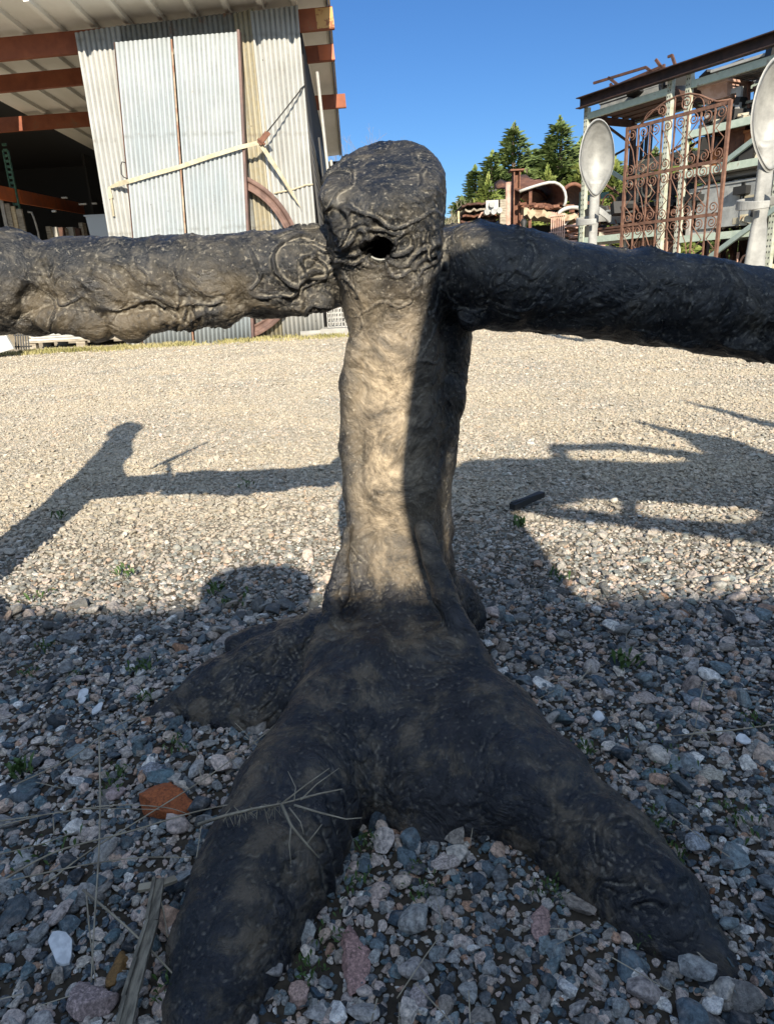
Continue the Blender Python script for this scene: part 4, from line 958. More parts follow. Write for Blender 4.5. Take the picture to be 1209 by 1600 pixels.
# ------------------------------------------------------------------ ornate iron gate leaning in front
G0 = at(980, 202, Y=9.0)*[1, 1, 0]; GW = 1.315
def gl(s, z, d=0.): return G0-RD*s+RN*(d+.0*z)+np.array([0, 0, z])
m_gate = two_tone('rusty_gate_iron', (.10, .048, .032), (.19, .10, .065), 14, .8, .35, .65, c3=(.30, .22, .16))
gate = empty('ornate_gate', gl(GW/2, 0), 'tall arched wrought iron gate with scrolls, leaning in front of the rack', 'gate')
RZ = [.08, .66, 1.24, 1.76, 2.29]
for s in (0, GW):
    q = MB(); q.bar(gl(s, 0), gl(s, RZ[-1]+.02), .032, .032, tuple(RN)); q.build('stile', m_gate, gate)
for z in RZ:
    q = MB(); q.bar(gl(0, z), gl(GW, z), .018, .034); q.build('rail', m_gate, gate)
NB = 7; bs_ = [GW*(i+1)/(NB+1) for i in range(NB)]
for s in bs_:
    q = MB(); q.bar(gl(s, .08), gl(s, 2.29), .016, .016, tuple(RN)); q.build('bar', m_gate, gate)
ar = [(.16, 2.29), (.26, 2.35), (.36, 2.41), (.50, 2.46), (.66, 2.485), (.82, 2.475), (.95, 2.43), (1.06, 2.37), (1.16, 2.325), (GW, 2.31)]
q = MB(); q.tube([gl(*p_) for p_ in ar], .011, 6); q.build('arch', m_gate, gate, smooth=True)
def spiral(cs, cz, R_, turns, a0, sgn):
    return [gl(cs+R_*(1-.8*t)*math.cos(a0+sgn*2*PI*turns*t), cz+R_*(1-.8*t)*math.sin(a0+sgn*2*PI*turns*t), -.012) for t in np.linspace(0, 1, 22)]
gap = GW/(NB+1)
for ri, z in enumerate(RZ):
    for side in (1, -1):
        if (z == RZ[0] and side < 0) or (z == RZ[-1] and side > 0): continue
        q = MB()
        for i in range(NB+1):
            c_ = gap*(i+.5); sg = 1 if i % 2 else -1
            q.tube(spiral(c_, z+side*.075, .058, 1.6, PI/2*side+PI*(i % 2), sg*side), .0065, 5)
        q.build('scroll_row', m_gate, gate, smooth=True)
for ri in range(4):
    z0, z1 = RZ[ri]+.15, RZ[ri+1]-.15
    for i in range(NB+1):
        c0_, c1_ = gap*i+.012, gap*(i+1)-.012; zm = (z0+z1)/2
        if i % 2: P = [(c1_, z1+.06), (c0_+.02, zm+.05), (c1_-.02, zm-.05), (c0_, z0-.06)]
        else: P = [(c0_, z1+.06), (c1_-.02, zm+.05), (c0_+.02, zm-.05), (c1_, z0-.06)]
        if (i+ri) % 3 == 0: P = [(c0_, z1+.06), ((c0_+c1_)/2+.02, zm+.02), (c1_, z0-.06)]
        q = MB(); q.tube([gl(*p_, -.01) for p_ in P], .006, 5); q.build('zigzag', m_gate, gate)
q = MB()
q.tube(spiral(.48, 2.385, .065, 1.7, -PI/2, 1), .008, 5); q.tube(spiral(.80, 2.40, .07, 1.7, -PI/2, -1), .008, 5); q.tube([gl(.64, 2.29), gl(.64, 2.48)], .01, 5)
q.tube([gl(.36+.14*math.cos(t), 2.29+.13*math.sin(t)) for t in np.linspace(0, PI, 14)], .007, 5); q.tube([gl(.92+.09*math.cos(t), 2.29+.13*math.sin(t)) for t in np.linspace(0, PI, 14)], .007, 5)
q.tube(spiral(1.08, 2.335, .03, 1.2, 0, 1), .006, 5); q.build('crest_scrolls', m_gate, gate, smooth=True)

# ------------------------------------------------------------------ giant spoons
m_spoon = two_tone('pale_cast_aluminium', (.19, .19, .18), (.30, .30, .283), 9, .5, .35, .62, bs=60, bump=.35, bd=.004, c3=(.33, .325, .30))
def spoon(Y, bowl_c, hw, hh, neck, ring_z, ring_w, lower, label, tilt=.0):
    bx0, bz0 = bowl_c; P0 = at(*bowl_c, Y=Y)
    root = empty('giant_spoon', (neck[0], Y, 0), label, 'spoon', 'giant spoons by the racks')
    V = []; na_, nr_ = 40, 12; dep = hw*.85
    for lay in (0, 1):
        for j in range(nr_+1):
            r = j/nr_
            for i in range(na_):
                a_ = 2*PI*i/na_; zz = math.sin(a_); xx = math.cos(a_)*(1-.42*(zz < 0)*abs(zz)**2.2-.04*(zz > 0)*zz)
                w_ = hw*(1 - .10*(1-zz)/2*0)
                x = xx*w_*r; z = zz*hh*r; y = dep*(1-r**2.2)
                if lay: x *= 1.07; z *= 1.05; y = y*1.02+.018
                X_ = P0[0]+x*math.cos(.25)+y*math.sin(.25)*0+z*tilt; V.append((X_, Y+y+x*.22, P0[2]+z))
    n1_ = (nr_+1)*na_; F_ = []
    for lay in (0, 1):
        b0 = lay*n1_
        for j in range(nr_):
            for i in range(na_):
                f_ = (b0+j*na_+i, b0+j*na_+(i+1) % na_, b0+(j+1)*na_+(i+1) % na_, b0+(j+1)*na_+i); F_.append(f_ if lay else f_[::-1])
    for i in range(na_): F_.append((nr_*na_+i, nr_*na_+(i+1) % na_, n1_+nr_*na_+(i+1) % na_, n1_+nr_*na_+i))
    np_mesh('bowl', V, F_, m_spoon, root)
    nx_, nz_, wt, wb = neck                       # handle: rounded flat bar
    zb = ring_z
    q = MB(); prof = [(nz_+.10, wt*1.9), (nz_+.05, wt*1.3), (nz_, wt*1.05), (nz_-.06, wt), ((nz_+zb)/2, wt*1.02), (zb, wt*1.05), (zb-.06, wt*.9)]+lower
    ns = 12; Vv = []
    for (z, w_) in prof:
        for i in range(ns):
            a_ = 2*PI*i/ns; Vv.append((nx_+(w_/2)*math.copysign(abs(math.cos(a_))**.7, math.cos(a_)), Y+.05+.028*math.copysign(abs(math.sin(a_))**.7, math.sin(a_)), z))
    Ff = [(k*ns+i, (k+1)*ns+i, (k+1)*ns+(i+1) % ns, k*ns+(i+1) % ns) for k in range(len(prof)-1) for i in range(ns)]
    Ff += [tuple(range(ns)), tuple((len(prof)-1)*ns+ns-1-i for i in range(ns))]
    np_mesh('handle', Vv, Ff, m_spoon, root)
    Vv = []; Ff = []; m_ = 44; bw, th = .068, .02       # the end of the handle wound once round the stem
    for k in range(m_):
        t = k/(m_-1); a_ = PI*.52+t*2*PI*.98; R_ = ring_w*(1-.0*t); zc_ = ring_z+.02+.055*math.sin(a_-.5)*-.4+(.10*(t-.86)/.14 if t > .86 else 0)
        ca, sa = math.cos(a_), math.sin(a_)
        for dr, dz_ in ((-th/2, -bw/2), (th/2, -bw/2), (th/2, bw/2), (-th/2, bw/2)):
            Vv.append((nx_+(R_+dr)*ca, Y+.05-(R_+dr)*sa*.8, zc_+dz_*(.75+.25*min(1, 5*t))))
    for k in range(m_-1):
        for i in range(4): Ff.append((k*4+i, k*4+(i+1) % 4, (k+1)*4+(i+1) % 4, (k+1)*4+i))
    Ff += [(3, 2, 1, 0), tuple((m_-1)*4+i for i in range(4))]
    o = np_mesh('wound_ring', Vv, Ff, m_spoon, root, smooth=False); md = o.modifiers.new('round', 'BEVEL'); md.width = .006; md.segments = 2
a_ = at(931, 296, Y=7.5)
spoon(7.5, (933, 247), .185, .335, (a_[0], a_[2], .10, .1), 1.20, .165, [(1.0, .09), (.6, .11), (.2, .13), (-.02, .13)], 'smaller pale giant spoon standing just left of the ornate gate')
a_ = at(1203, 242, Y=5.5)
spoon(5.5, (1213, 178), .195, .36, (a_[0], a_[2], .115, .1), 1.12, .17, [(1.02, .10), (.98, .12), (.66, .17), (.3, .22), (-.02, .24)], 'larger pale giant spoon at the right edge, nearest of the two')
# ------------------------------------------------------------------ salvage between the shed and the racks
def P16(x, y, Y=16.): return at(x, y, Y=Y)
I = 1/64.7                                             # metres per photograph pixel at that distance, roughly
col = empty('steel_column', P16(806, 400)*[1, 1, 0], 'tallest rusty I-section steel column with a cap plate', 'column')
c = P16(806, 268); q = MB(); q.bar((c[0]-.06, 16, 0), (c[0]-.06, 16, c[2]), .025, .22, (0, 1, 0)); q.bar((c[0]+.06, 16, 0), (c[0]+.06, 16, c[2]), .025, .22, (0, 1, 0)); q.bar((c[0], 16, 0), (c[0], 16, c[2]), .12, .02, (0, 1, 0)); q.build('shaft', m_rust, col)
q = MB(); q.box((c[0], 16, c[2]+.015), (.30, .3, .03)); q.build('cap_plate', m_rust, col)
for k_, (x, y, r, Y_, mm, lab) in enumerate(((793.5, 285, .058, 15.8, m_pink, 'slim pinkish rusty pipe standing left of the steel column'), (800, 292, .045, 16.2, m_pink, 'thin rusty pipe squeezed behind the steel column'))):
    c = P16(x, y, Y_); q = MB(); q.tube([(c[0], Y_, 0), (c[0], Y_, c[2])], r, 12); tag(q.build('steel_pipe', mm, smooth=False), lab, 'pipe')
c = P16(785, 312, 15.8); q = MB(); q.box((c[0], 15.8, c[2]/2), (.13, .13, c[2])); tag(q.build('timber_post', m_wood), 'grey timber post left of the rusty pipes', 'post')
# left table with stacked rusty sheets
tb = empty('scrap_table', P16(755, 400)*[1, 1, 0], 'rough rusty table carrying layered sheets, left of the columns', 'table')
zt = P16(755, 350)[2]
a_ = P16(730, 350); b_ = P16(785, 348)
q = MB(); q.box(((a_[0]+b_[0])/2, 16.6, 1.55), (b_[0]-a_[0]+.1, 1.2, .06)); q.build('top', m_rust, tb)
for x in (a_[0]+.1, (a_[0]+b_[0])/2, b_[0]-.1):
    for y in (16.1, 17.1):
        q = MB(); q.bar((x, y, 0), (x, y, 1.53), .06, .06, (0, 1, 0)); q.build('leg', m_pink, tb)
rj = random.Random(8)
lw = ['lowest', 'second', 'third', 'fourth', 'fifth', 'sixth', 'top']
for i in range(7):
    z = 1.60+i*.105; q = MB(); x0 = P16(721+rj.uniform(-2, 6), 330)[0]; x1 = P16(788+rj.uniform(-4, 3), 330)[0]; tl_ = rj.uniform(-.03, .05)
    n = 14; top = []
    for k in range(n+1): top.append((x0+(x1-x0)*k/n, 16.0+rj.uniform(-.05, .05), z+tl_*(k/n)+rj.uniform(-.025, .025)))
    V = []; F_ = []
    for (x, y, zz) in top: V += [(x, y, zz-.02), (x, y, zz+.02), (x, y+1.2, zz+.02), (x, y+1.2, zz-.02)]
    for k in range(n):
        for j in range(4): F_.append((k*4+j, k*4+(j+1) % 4, k*4+4+(j+1) % 4, k*4+4+j))
    F_ += [(3, 2, 1, 0), (n*4, n*4+1, n*4+2, n*4+3)]
    tag(np_mesh('rusty_sheet', V, F_, [m_rustd, m_rust, m_wood][i % 3], smooth=False), '%s of the warped brown sheets on the left table' % lw[i], 'sheet', 'warped sheets on the left table')
mc = empty('valve_plate', P16(768, 322, 15.7), 'white metal fitting with round ports in front of the stacked sheets', 'fitting')
c = P16(768, 322, 15.7); q = MB(); q.box(c, (.26, .1, .22)); q.build('plate', m_white, mc)
for dx_, dz_ in ((-.12, -.12), (.02, -.12), (.14, -.1), (-.02, .02)):
    q = MB(); q.tube([c+[dx_, .05, dz_], c+[dx_, -.14, dz_]], .06, 14); pt_ = q.build('port', m_grey, mc)
    q = MB(); q.tube([c+[dx_, -.12, dz_], c+[dx_, -.145, dz_]], .04, 12); q.build('bore', m_black, pt_)
q = MB(); q.tube([P16(x, y, 15.9) for x, y in ((762, 330), (752, 333), (747, 342), (746, 356), (746, 380))], .02, 8); tag(q.build('hooped_rod', m_pink, smooth=True), 'bent rusty rod hooping down beside the white fitting', 'rod')
q = MB(); c = P16(716, 330, 15.9); q.bar((c[0], 15.9, 0), (c[0], 15.9, c[2]), .04, .04, (0, 1, 0)); tag(q.build('thin_stake', m_woody), 'thin pale stake left of the stacked sheets', 'stake')
# right table with torn tank shells
ZT2 = P16(850, 336)[2]
t2 = empty('steel_table', P16(850, 400)*[1, 1, 0], 'cream topped steel table piled with torn tank shells', 'table')
a_ = P16(812, 330); b_ = P16(905, 330)
n = 18; V = []; F_ = []
for k in range(n+1):
    x = a_[0]+(b_[0]-a_[0])*k/n; zf = ZT2+.10-.20*k/n+rj.uniform(-.05, .03); V += [(x, 15.6, zf-.06-rj.uniform(0, .08)), (x, 15.6, zf+.04), (x, 17.4, zf+.14), (x, 17.4, zf+.02)]
for k in range(n):
    for j in range(4): F_.append((k*4+j, k*4+(j+1) % 4, k*4+4+(j+1) % 4, k*4+4+j))
F_ += [(3, 2, 1, 0), (n*4, n*4+1, n*4+2, n*4+3)]
np_mesh('top_panel', V, F_, two_tone('rust_stained_cream', (.36, .31, .21), (.20, .12, .07), 6, .8, .45, .6), t2, smooth=False)
for x, y in ((827, 362), (903, 362), (814, 362)):
    c = P16(x, y, 15.7); q = MB(); q.bar((c[0], 15.7, 0), (c[0], 15.7, ZT2+(.5 if x == 827 else 0)), .065, .065, (0, 1, 0)); q.build('leg', m_rust, t2)
    q = MB(); q.bar((c[0], 17.3, 0), (c[0], 17.3, ZT2), .065, .065, (0, 1, 0)); q.build('leg', m_rustd, t2)
for (x0, y0, x1, y1) in ((813, 346, 826, 325), (880, 352, 903, 332)):
    q = MB(); q.bar(P16(x0, y0, 15.72), P16(x1, y1, 15.72), .03, .04); q.build('brace', m_zinc, t2)
def shell(cx, cy, Y0, Y1, R_, a0, a1, th, yaw, matl, edge_m, label, squash=1.):
    root = empty('tank_shell', (cx, Y0, cy-R_*squash), label, 'tank shell')
    V = []; F_ = []; n = 30; m_ = 6; c_, s_ = math.cos(yaw), math.sin(yaw)
    for j in range(m_+1):
        y = (Y1-Y0)*j/m_
        for lay in (0, 1):
            for i in range(n+1):
                a = a0+(a1-a0)*i/n; r = R_-th*lay+.02*math.sin(a*5+j); x = r*math.cos(a); z = r*math.sin(a)*squash
                V.append((cx+x*c_-y*s_, Y0+x*s_+y*c_, cy+z))
    st = 2*(n+1)
    for j in range(m_):
        for i in range(n):
            F_.append((j*st+i, j*st+i+1, (j+1)*st+i+1, (j+1)*st+i)); b = j*st+n+1; F_.append((b+i, b+st+i, b+st+i+1, b+i+1))
        F_.append((j*st, (j+1)*st, (j+1)*st+n+1, j*st+n+1)); F_.append((j*st+n, j*st+2*n+1, (j+1)*st+2*n+1, (j+1)*st+n))
    F_ += [((m_*st)+i, (m_*st)+i+1, (m_*st)+n+1+i+1, (m_*st)+n+1+i) for i in range(n)]
    np_mesh('curved_plate', V, F_, matl, root)
    q = MB(); q.tube([(cx+(R_-th/2)*math.cos(a)*c_, Y0-.01+(R_-th/2)*math.cos(a)*s_, cy+(R_-th/2)*math.sin(a)*squash) for a in np.linspace(a0, a1, 26)], .04, 8); q.build('rolled_edge', edge_m, root, smooth=True)
    return root
root = empty('tank_shell', P16(850, 330, 15.6), 'big rusty half tank with a white rolled edge on the steel table', 'tank shell')
pp = [(811, 298), (822, 294), (834, 290), (846, 286.5), (857, 284), (866, 284), (873, 287), (878.5, 292), (882, 299), (883.5, 307), (883, 315), (880, 321)]
F0 = [P16(x, y, 15.6) for x, y in pp]; sw = np.array([-.25, 1.7, .30]); V = []; F_ = []; n = len(F0); rj = random.Random(2)
for j in range(7):
    for lay in (0, 1):
        for i, p_ in enumerate(F0):
            r_ = np.array([0, 0, .02*math.sin(i*1.7+j*2)+(.10*rj.random() if j == 6 and lay == 0 else 0)]); V.append(p_+sw*j/6+r_*(j > 0)+np.array([0, 0, -.03*lay]))
st = 2*n
for j in range(6):
    for i in range(n-1):
        F_.append((j*st+i, (j+1)*st+i, (j+1)*st+i+1, j*st+i+1)); b = j*st+n; F_.append((b+i, b+i+1, b+st+i+1, b+st+i))
    F_.append((j*st, j*st+n, (j+1)*st+n, (j+1)*st)); F_.append((j*st+n-1, (j+1)*st+n-1, (j+1)*st+2*n-1, j*st+2*n-1))
F_ += [(6*st+i, 6*st+n+i, 6*st+n+i+1, 6*st+i+1) for i in range(n-1)]
np_mesh('curved_plate', V, F_, m_rust, root)
q = MB(); q.tube([p_+np.array([0, -.01, -.015]) for p_ in F0], .030, 8); q.build('rolled_edge', m_white, root, smooth=True)
c = P16(845, 312, 16.6); shell(c[0]-.2, c[2]-.2, 16.6, 17.6, .42, .05, PI*.98, .03, .2, m_or, m_rust, 'smaller orange rusty shell nested inside the big half tank')
c = P16(893, 316, 16.3); shell(c[0]+.02, c[2]-.15, 16.3, 17.6, .36, -.2, PI*1.1, .04, 0, m_rust, m_rust, 'rusty drum shell at the right end of the steel table', 1.5)
c = P16(893, 326, 15.6); shell(c[0], c[2]-.12, 15.6, 16.3, .30, .1, PI*.95, .03, 0, m_black, m_white, 'low dark dish with a white rim in front of the rusty drum', .5)
q = MB(); rj = random.Random(9)
for i in range(150):
    x = rj.uniform(812, 900); p_ = P16(x, 322+rj.uniform(-4, 2)+(x-814)*.06, rj.uniform(15.6, 16.6)); q.box(p_, (rj.uniform(.05, .22), rj.uniform(.05, .2), rj.uniform(.02, .06)), Matrix.Rotation(rj.uniform(0, 3), 3, 'Z') @ Matrix.Rotation(rj.uniform(-.4, .4), 3, 'X'))
tag(q.build('torn_metal', m_rust), 'torn scraps of rusty metal strewn over the steel table', 'scrap', kind='stuff')
# under the table
for i in range(6):
    q = MB(); z = .06+i*.145; x0, x1 = P16(816+rj.uniform(-2, 4), 380)[0], P16(888+rj.uniform(-6, 8), 380)[0]; q.box(((x0+x1)/2, 16.3, z), (x1-x0, 1.0, .05)); q.box(((x0+x1)/2-.3, 16.3, z+.06), (.1, .9, .05)); q.box(((x0+x1)/2+.3, 16.3, z+.06), (.1, .9, .05))
    tag(q.build('board', m_woody), '%s of the tan boards stacked under the steel table' % lw[i], 'board', 'boards stacked under the steel table')
q = MB(); q.box((P16(855, 350, 17.5)[0], 17.6, .95), (2.0, .05, 1.8)); tag(q.build('shade_sheet', m_dark), 'black sheet added as the shade under the steel table', 'sheet')  # dark filler in place of the shade under the table
q = MB()
for i in range(120):
    x = rj.uniform(888, 935); q.box(P16(x, rj.uniform(352, 420), rj.uniform(15.2, 16.5)), (rj.uniform(.1, .35), rj.uniform(.1, .3), rj.uniform(.02, .05)), Matrix.Rotation(rj.uniform(0, 3), 3, 'Z') @ Matrix.Rotation(rj.uniform(-.25, .25), 3, 'X'))
tag(q.build('broken_slate', m_pink), 'heap of broken reddish slabs between table and rack', 'slabs', kind='stuff')
gr = empty('barred_grate', P16(870, 372, 15.2), 'pinkish barred grate standing against the steel table', 'grate')
for i in range(7):
    x = 861+i*3.2; q = MB(); q.bar(P16(x+.6, 331+i*.5, 15.3), P16(x-.5+i*.2, 374, 15.2), .022, .022); q.build('bar', m_pink, gr)
for y in (336, 362):
    q = MB(); q.bar(P16(857, y+2, 15.25), P16(883, y-1, 15.25), .03, .03); q.build('rail', m_pink, gr)
q = MB(); c = P16(814, 342, 15.3)
prof = [(0, .10), (.5, .08), (c[2]-.45, .07), (c[2]-.4, .11), (c[2]-.3, .06), (c[2]-.22, .10), (c[2]-.14, .05), (c[2]-.06, .08), (c[2], .03)]
q.tube([(c[0]+.05, 15.3, z) for z, r in prof], [r for z, r in prof], 12); tag(q.build('turned_newel', m_black, smooth=True), 'black turned newel post at the foot of the steel column', 'newel post')
# two short shelving pieces seen between the spoon and the rack
q = MB(); q.bar(P16(905, 312, 13.5), P16(950, 304, 13.5), .05, .10); q.bar(P16(905, 322, 13.5), P16(960, 330, 14.5), .05, .08)
for x in (909,): c = P16(x, 300, 13.5); q.bar((c[0], 13.5, 0), (c[0], 13.5, c[2]), .08, .08, (0, 1, 0))
tag(q.build('shelf_frame', m_dgreen), 'dark green shelf frame behind the smaller spoon', 'shelf')

# ------------------------------------------------------------------ trees
m_fir = mat('conifer_foliage', (.05, .09, .03), .7, spec=.2); N = NT(m_fir)
f_ = N.noise(.9, 4, .6, N.pos()); f2 = N.noise(7, 3, .6, N.pos())
cc = N.ramp(f_, [(.35, (.06, .10, .035)), (.55, (.12, .17, .05)), (.7, (.21, .25, .085))]); cc = N.mix(N.maprange(f2, .4, .7, 0, .5), cc, (.20, .23, .085)); N.out(cc)
m_bark = two_tone('conifer_bark', (.10, .07, .05), (.17, .13, .10), 4, .9)
def conifer_mesh(seed, H_, R_, base_z=.8):
    r = np.random.RandomState(seed); V = []; F_ = []
    nb = int(300*H_/9)
    for b in range(nb):
        q_ = (b+r.uniform(0, 1))/nb; z = base_z+(H_-.5-base_z)*q_; lob = 1+.28*math.sin(q_*9+seed*2+2.2*math.sin(b*.37)); L_ = R_*((1-q_)**.80)*r.uniform(.5, 1.12)*lob+.05
        if r.rand() < .08: L_ *= 1.2
        a = r.uniform(0, 6.283); ca, sa = math.cos(a), math.sin(a); rise = .10+.75*q_
        nsp = max(4, int(L_*13))
        for k in range(nsp):
            t = (k+r.uniform(0, 1))/nsp
            if t < .15: continue
            x = L_*t; zz = z+L_*(rise*t-.22*t*t)+r.normal(0, .04); w_ = (1.05-t)*.55*L_*.6+.06
            for mm in range(4):
                sd = r.uniform(-1, 1)*w_; u0 = x-abs(sd)*.3+r.uniform(-.08, .08); hz = zz-abs(sd)*.22+r.normal(0, .05)
                an = math.copysign(r.uniform(.1, .8), sd); ln = r.uniform(.16, .32); wd = r.uniform(.022, .05); dx_, dy_ = math.cos(an)*ln, math.sin(an)*ln; ti = r.uniform(-.06, .14)
                n0 = len(V)
                for (px_, py_, pz_) in ((u0, sd, hz), (u0+dx_*.5+dy_*.12, sd+dy_*.5-dx_*.12, hz+ti*.5-wd), (u0+dx_, sd+dy_, hz+ti), (u0+dx_*.5-dy_*.12, sd+dy_*.5+dx_*.12, hz+ti*.5+wd)): V.append((px_*ca-py_*sa, px_*sa+py_*ca, pz_))
                F_.append((n0, n0+1, n0+2, n0+3))
    for i in range(40):
        z = H_-.6*r.uniform(0, 1); a = r.uniform(0, 6.28); l = (H_+.08-z)*.35; n0 = len(V); V += [(0, 0, z-.05), (l*math.cos(a)*.6, l*math.sin(a)*.6, z-.02), (l*math.cos(a), l*math.sin(a), z+.14), (0, 0, z+.12)]; F_.append((n0, n0+1, n0+2, n0+3))
    return V, F_
fir_spots = [(5.55, 45.5, 5.9, 1.4), (6.45, 46, 7.7, 1.6), (7.35, 45, 8.3, 1.7), (8.75, 45.5, 9.9, 2.1), (9.9, 47, 8.6, 1.9), (11.3, 45, 10.0, 2.2), (12.9, 46, 9.0, 1.9), (14.2, 44, 7.6, 1.9), (15.6, 45, 7.2, 1.9), (17.4, 46, 8.2, 2.1), (19.5, 46, 8.4, 2.2), (22, 47, 9, 2.3), (8.0, 48, 7.9, 2.2), (9.3, 44.5, 7.2, 1.9), (10.6, 48.5, 8.8, 2.3), (12.1, 48, 8.3, 2.2), (6.9, 44, 6.2, 1.7), (13.6, 48, 8.2, 2.3)]
cr_v = [conifer_mesh(s_, 9., 2.0) for s_ in (1, 2, 3)]
crown_me = []
for V, F_ in cr_v:
    me = bpy.data.meshes.new('crown'); me.from_pydata(V, [], F_); me.materials.append(m_fir); crown_me.append(me)
tk = MB(); tk.tube([(0, 0, -.1), (0, 0, 3), (.05, 0, 6), (.05, 0, 8.9)], [.20, .15, .09, .02], 10)
for i in range(26):
    z = 1+i*.29; a = i*2.4; L_ = 1.3*(1-z/9.3); tk.tube([(0, 0, z), (math.cos(a)*L_, math.sin(a)*L_, z+.15*L_)], [.03, .01], 5)
tk0 = tk.build('trunk', m_bark, smooth=True); tkm = tk0.data; bpy.data.objects.remove(tk0)
fl = ['leftmost small dark conifer of the row', 'narrow conifer second from the left in the row', 'slim conifer third from the left, beside the tall pointed one', 'tall pointed conifer above the steel column', 'lower conifer between the two tallest', 'tallest broad conifer above the rusty half tank', 'conifer behind the smaller spoon', 'low conifer behind the left end of the rack', 'low conifer seen through the left rack bay', 'conifer hidden behind the ornate gate', 'conifer far behind the middle of the rack', 'last conifer behind the rack at the right', 'conifer filling the gap left of the tall pointed one', 'short conifer in front of the gap right of the tall pointed one', 'conifer behind the gap between the two tallest', 'conifer behind the right flank of the tallest one', 'small front conifer near the left end of the row', 'rear conifer above the smaller spoon']
for i, (x, y, h, r) in enumerate(fir_spots):
    t = empty('conifer', (x, y, 0), fl[i], 'conifer', 'conifers behind the yard', rz=i*1.3); t.scale = (r/1.15, r/1.15, h*.95/9.0)
    o = bpy.data.objects.new('trunk', tkm); lnk(o, t); o = bpy.data.objects.new('crown', crown_me[i % 3]); lnk(o, t)
# lower, yellower evergreens in front of them
m_cedar = mat('yellow_green_foliage', (.12, .16, .04), .7, spec=.2); N = NT(m_cedar)
N.out(N.ramp(N.noise(1.5, 5, .65, N.pos()), [(.35, (.06, .095, .022)), (.52, (.14, .17, .04)), (.68, (.24, .26, .08))]))
for i, (x, y, h, r) in enumerate(((5.0, 36, 3.3, 1.1), (6.0, 38, 4.4, 1.5), (7.4, 37, 4.3, 1.5), (9.0, 38, 4.6, 1.6), (10.6, 37.5, 5.0, 1.7), (12.4, 38, 4.8, 1.6), (14.6, 37, 4.6, 1.8))):
    V, F_ = conifer_mesh(20+i, 4.5, 1.6, .1); t = empty('evergreen_shrub', (x, y, 0), ['first', 'second', 'third', 'fourth', 'fifth', 'sixth', 'seventh'][i]+' yellow-green evergreen from the left, below the tall conifers', 'evergreen', 'low evergreens below the conifers'); t.scale = (r/1.15, r/1.15, h*1.3/4.5)
    me = bpy.data.meshes.new('crown'); me.from_pydata(V, [], F_); me.materials.append(m_cedar); lnk(bpy.data.objects.new('crown', me), t)
    q = MB(); q.tube([(0, 0, 0), (0, 0, 3.8)], [.1, .02], 8); o = q.build('trunk', m_bark, smooth=True); o.parent = t
def twiggy(seed, H_, spread, depth=5, r0=.05, n0=5):
    q = MB(); r = random.Random(seed)
    def grow(p, d, L_, rad, lv):
        b = p+d*L_; q.tube([p, (p+b)/2+Vector((r.uniform(-.04, .04)*L_, r.uniform(-.04, .04)*L_, 0)), b], [rad, rad*.85, rad*.7], 4 if lv < 3 else 5, caps=False)
        if lv == 0: return
        for k in range(r.choice([2, 3, 3])):
            nd = (d+Vector((r.gauss(0, spread), r.gauss(0, spread), r.gauss(.12, .2)))).normalized(); grow(b, nd, L_*r.uniform(.62, .85), rad*.62, lv-1)
    for k in range(n0): grow(Vector((r.uniform(-.3, .3), r.uniform(-.3, .3), 0)), Vector((r.gauss(0, .25), r.gauss(0, .25), 1)).normalized(), H_*.27, r0, depth)
    return q
m_twig = two_tone('pale_dry_twigs', (.30, .26, .18), (.42, .37, .26), 3, .9); m_twigd = two_tone('grey_twigs', (.20, .16, .14), (.28, .23, .20), 3, .9)
for i, (x, y, h) in enumerate(((3.3, 34, 3.6), (4.2, 36, 4.6), (4.9, 35, 3.4), (2.6, 37, 4.4), (5.8, 39, 4.2), (1.6, 38, 3.6))):
    o = twiggy(i+3, h, .42, 5, .035).build('bare_shrub', m_twig); o.location = (x, y, 0)
    tag(o, ['bare straw-coloured shrub immediately left of the stacked sheets', 'tallest bare pale shrub beside the dark conifer', 'low bare shrub under the first conifer', 'pale bare shrub right beside the sculpture head', 'bare shrub rising behind the left table', 'bare shrub hidden behind the sculpture limb'][i], 'shrub', 'bare shrubs left of the conifers')
o = twiggy(31, 9.2, .40, 6, .07, 2).build('bare_tree', m_twigd); o.location = (-.9, 44, 0); tag(o, 'bare twiggy tree just above the shed eave, left of the sculpture head', 'tree')
# ------------------------------------------------------------------ single stones and litter in the foreground
def stone(x, y, wpx, hpx, seed, color, label, name='stone', flat=.6, rz=0., speck=.5, lift=.25, facets=9, z=0.):
    c = at(x, y, z=0); dep = float((c-np.array([0, 0, CAMH]))@FW); w_ = wpx*dep/FPX; d_ = hpx*dep/FPX*1.15
    V, Fc = stone_mesh(seed, 4, 1, 1, 1, facets, rough=.07); ca, sa = math.cos(rz), math.sin(rz)
    V = V*np.array([w_, d_, min(w_, d_)*flat]); V = V@np.array([[ca, sa, 0], [-sa, ca, 0], [0, 0, 1]])
    V += .0015*fbm(V*90+seed, 3)[:, None]
    m = mat('stone_'+name, color, .8); N = NT(m); oc = N.coord('Object')
    n_ = N.noise(260, 4, .75, oc); col = N.ramp(n_, [(.36, tuple(a*.45 for a in color)), (.5, color), (.64, tuple(min(1, a*(1+speck)) for a in color))])
    col = N.mix(N.maprange(N.noise(50, 4, .6, oc), .45, .7, 0, .5), col, tuple(a*.7 for a in color))
    N.out(col, normal=N.bump(N.noise(150, 5, .7, oc), .5, .003))
    o = np_mesh(name, V, Fc, m, world=False, smooth=False); o.location = (c[0], c[1], float(gh(c[0:1], c[1:2])[0])+min(w_, d_)*flat*lift+z)
    return tag(o, label, 'stone')
stone(266, 1262, 100, 66, 5, (.30, .085, .025), 'rusty orange angular stone left of the front root', 'orange_stone', .75, .1, .35)
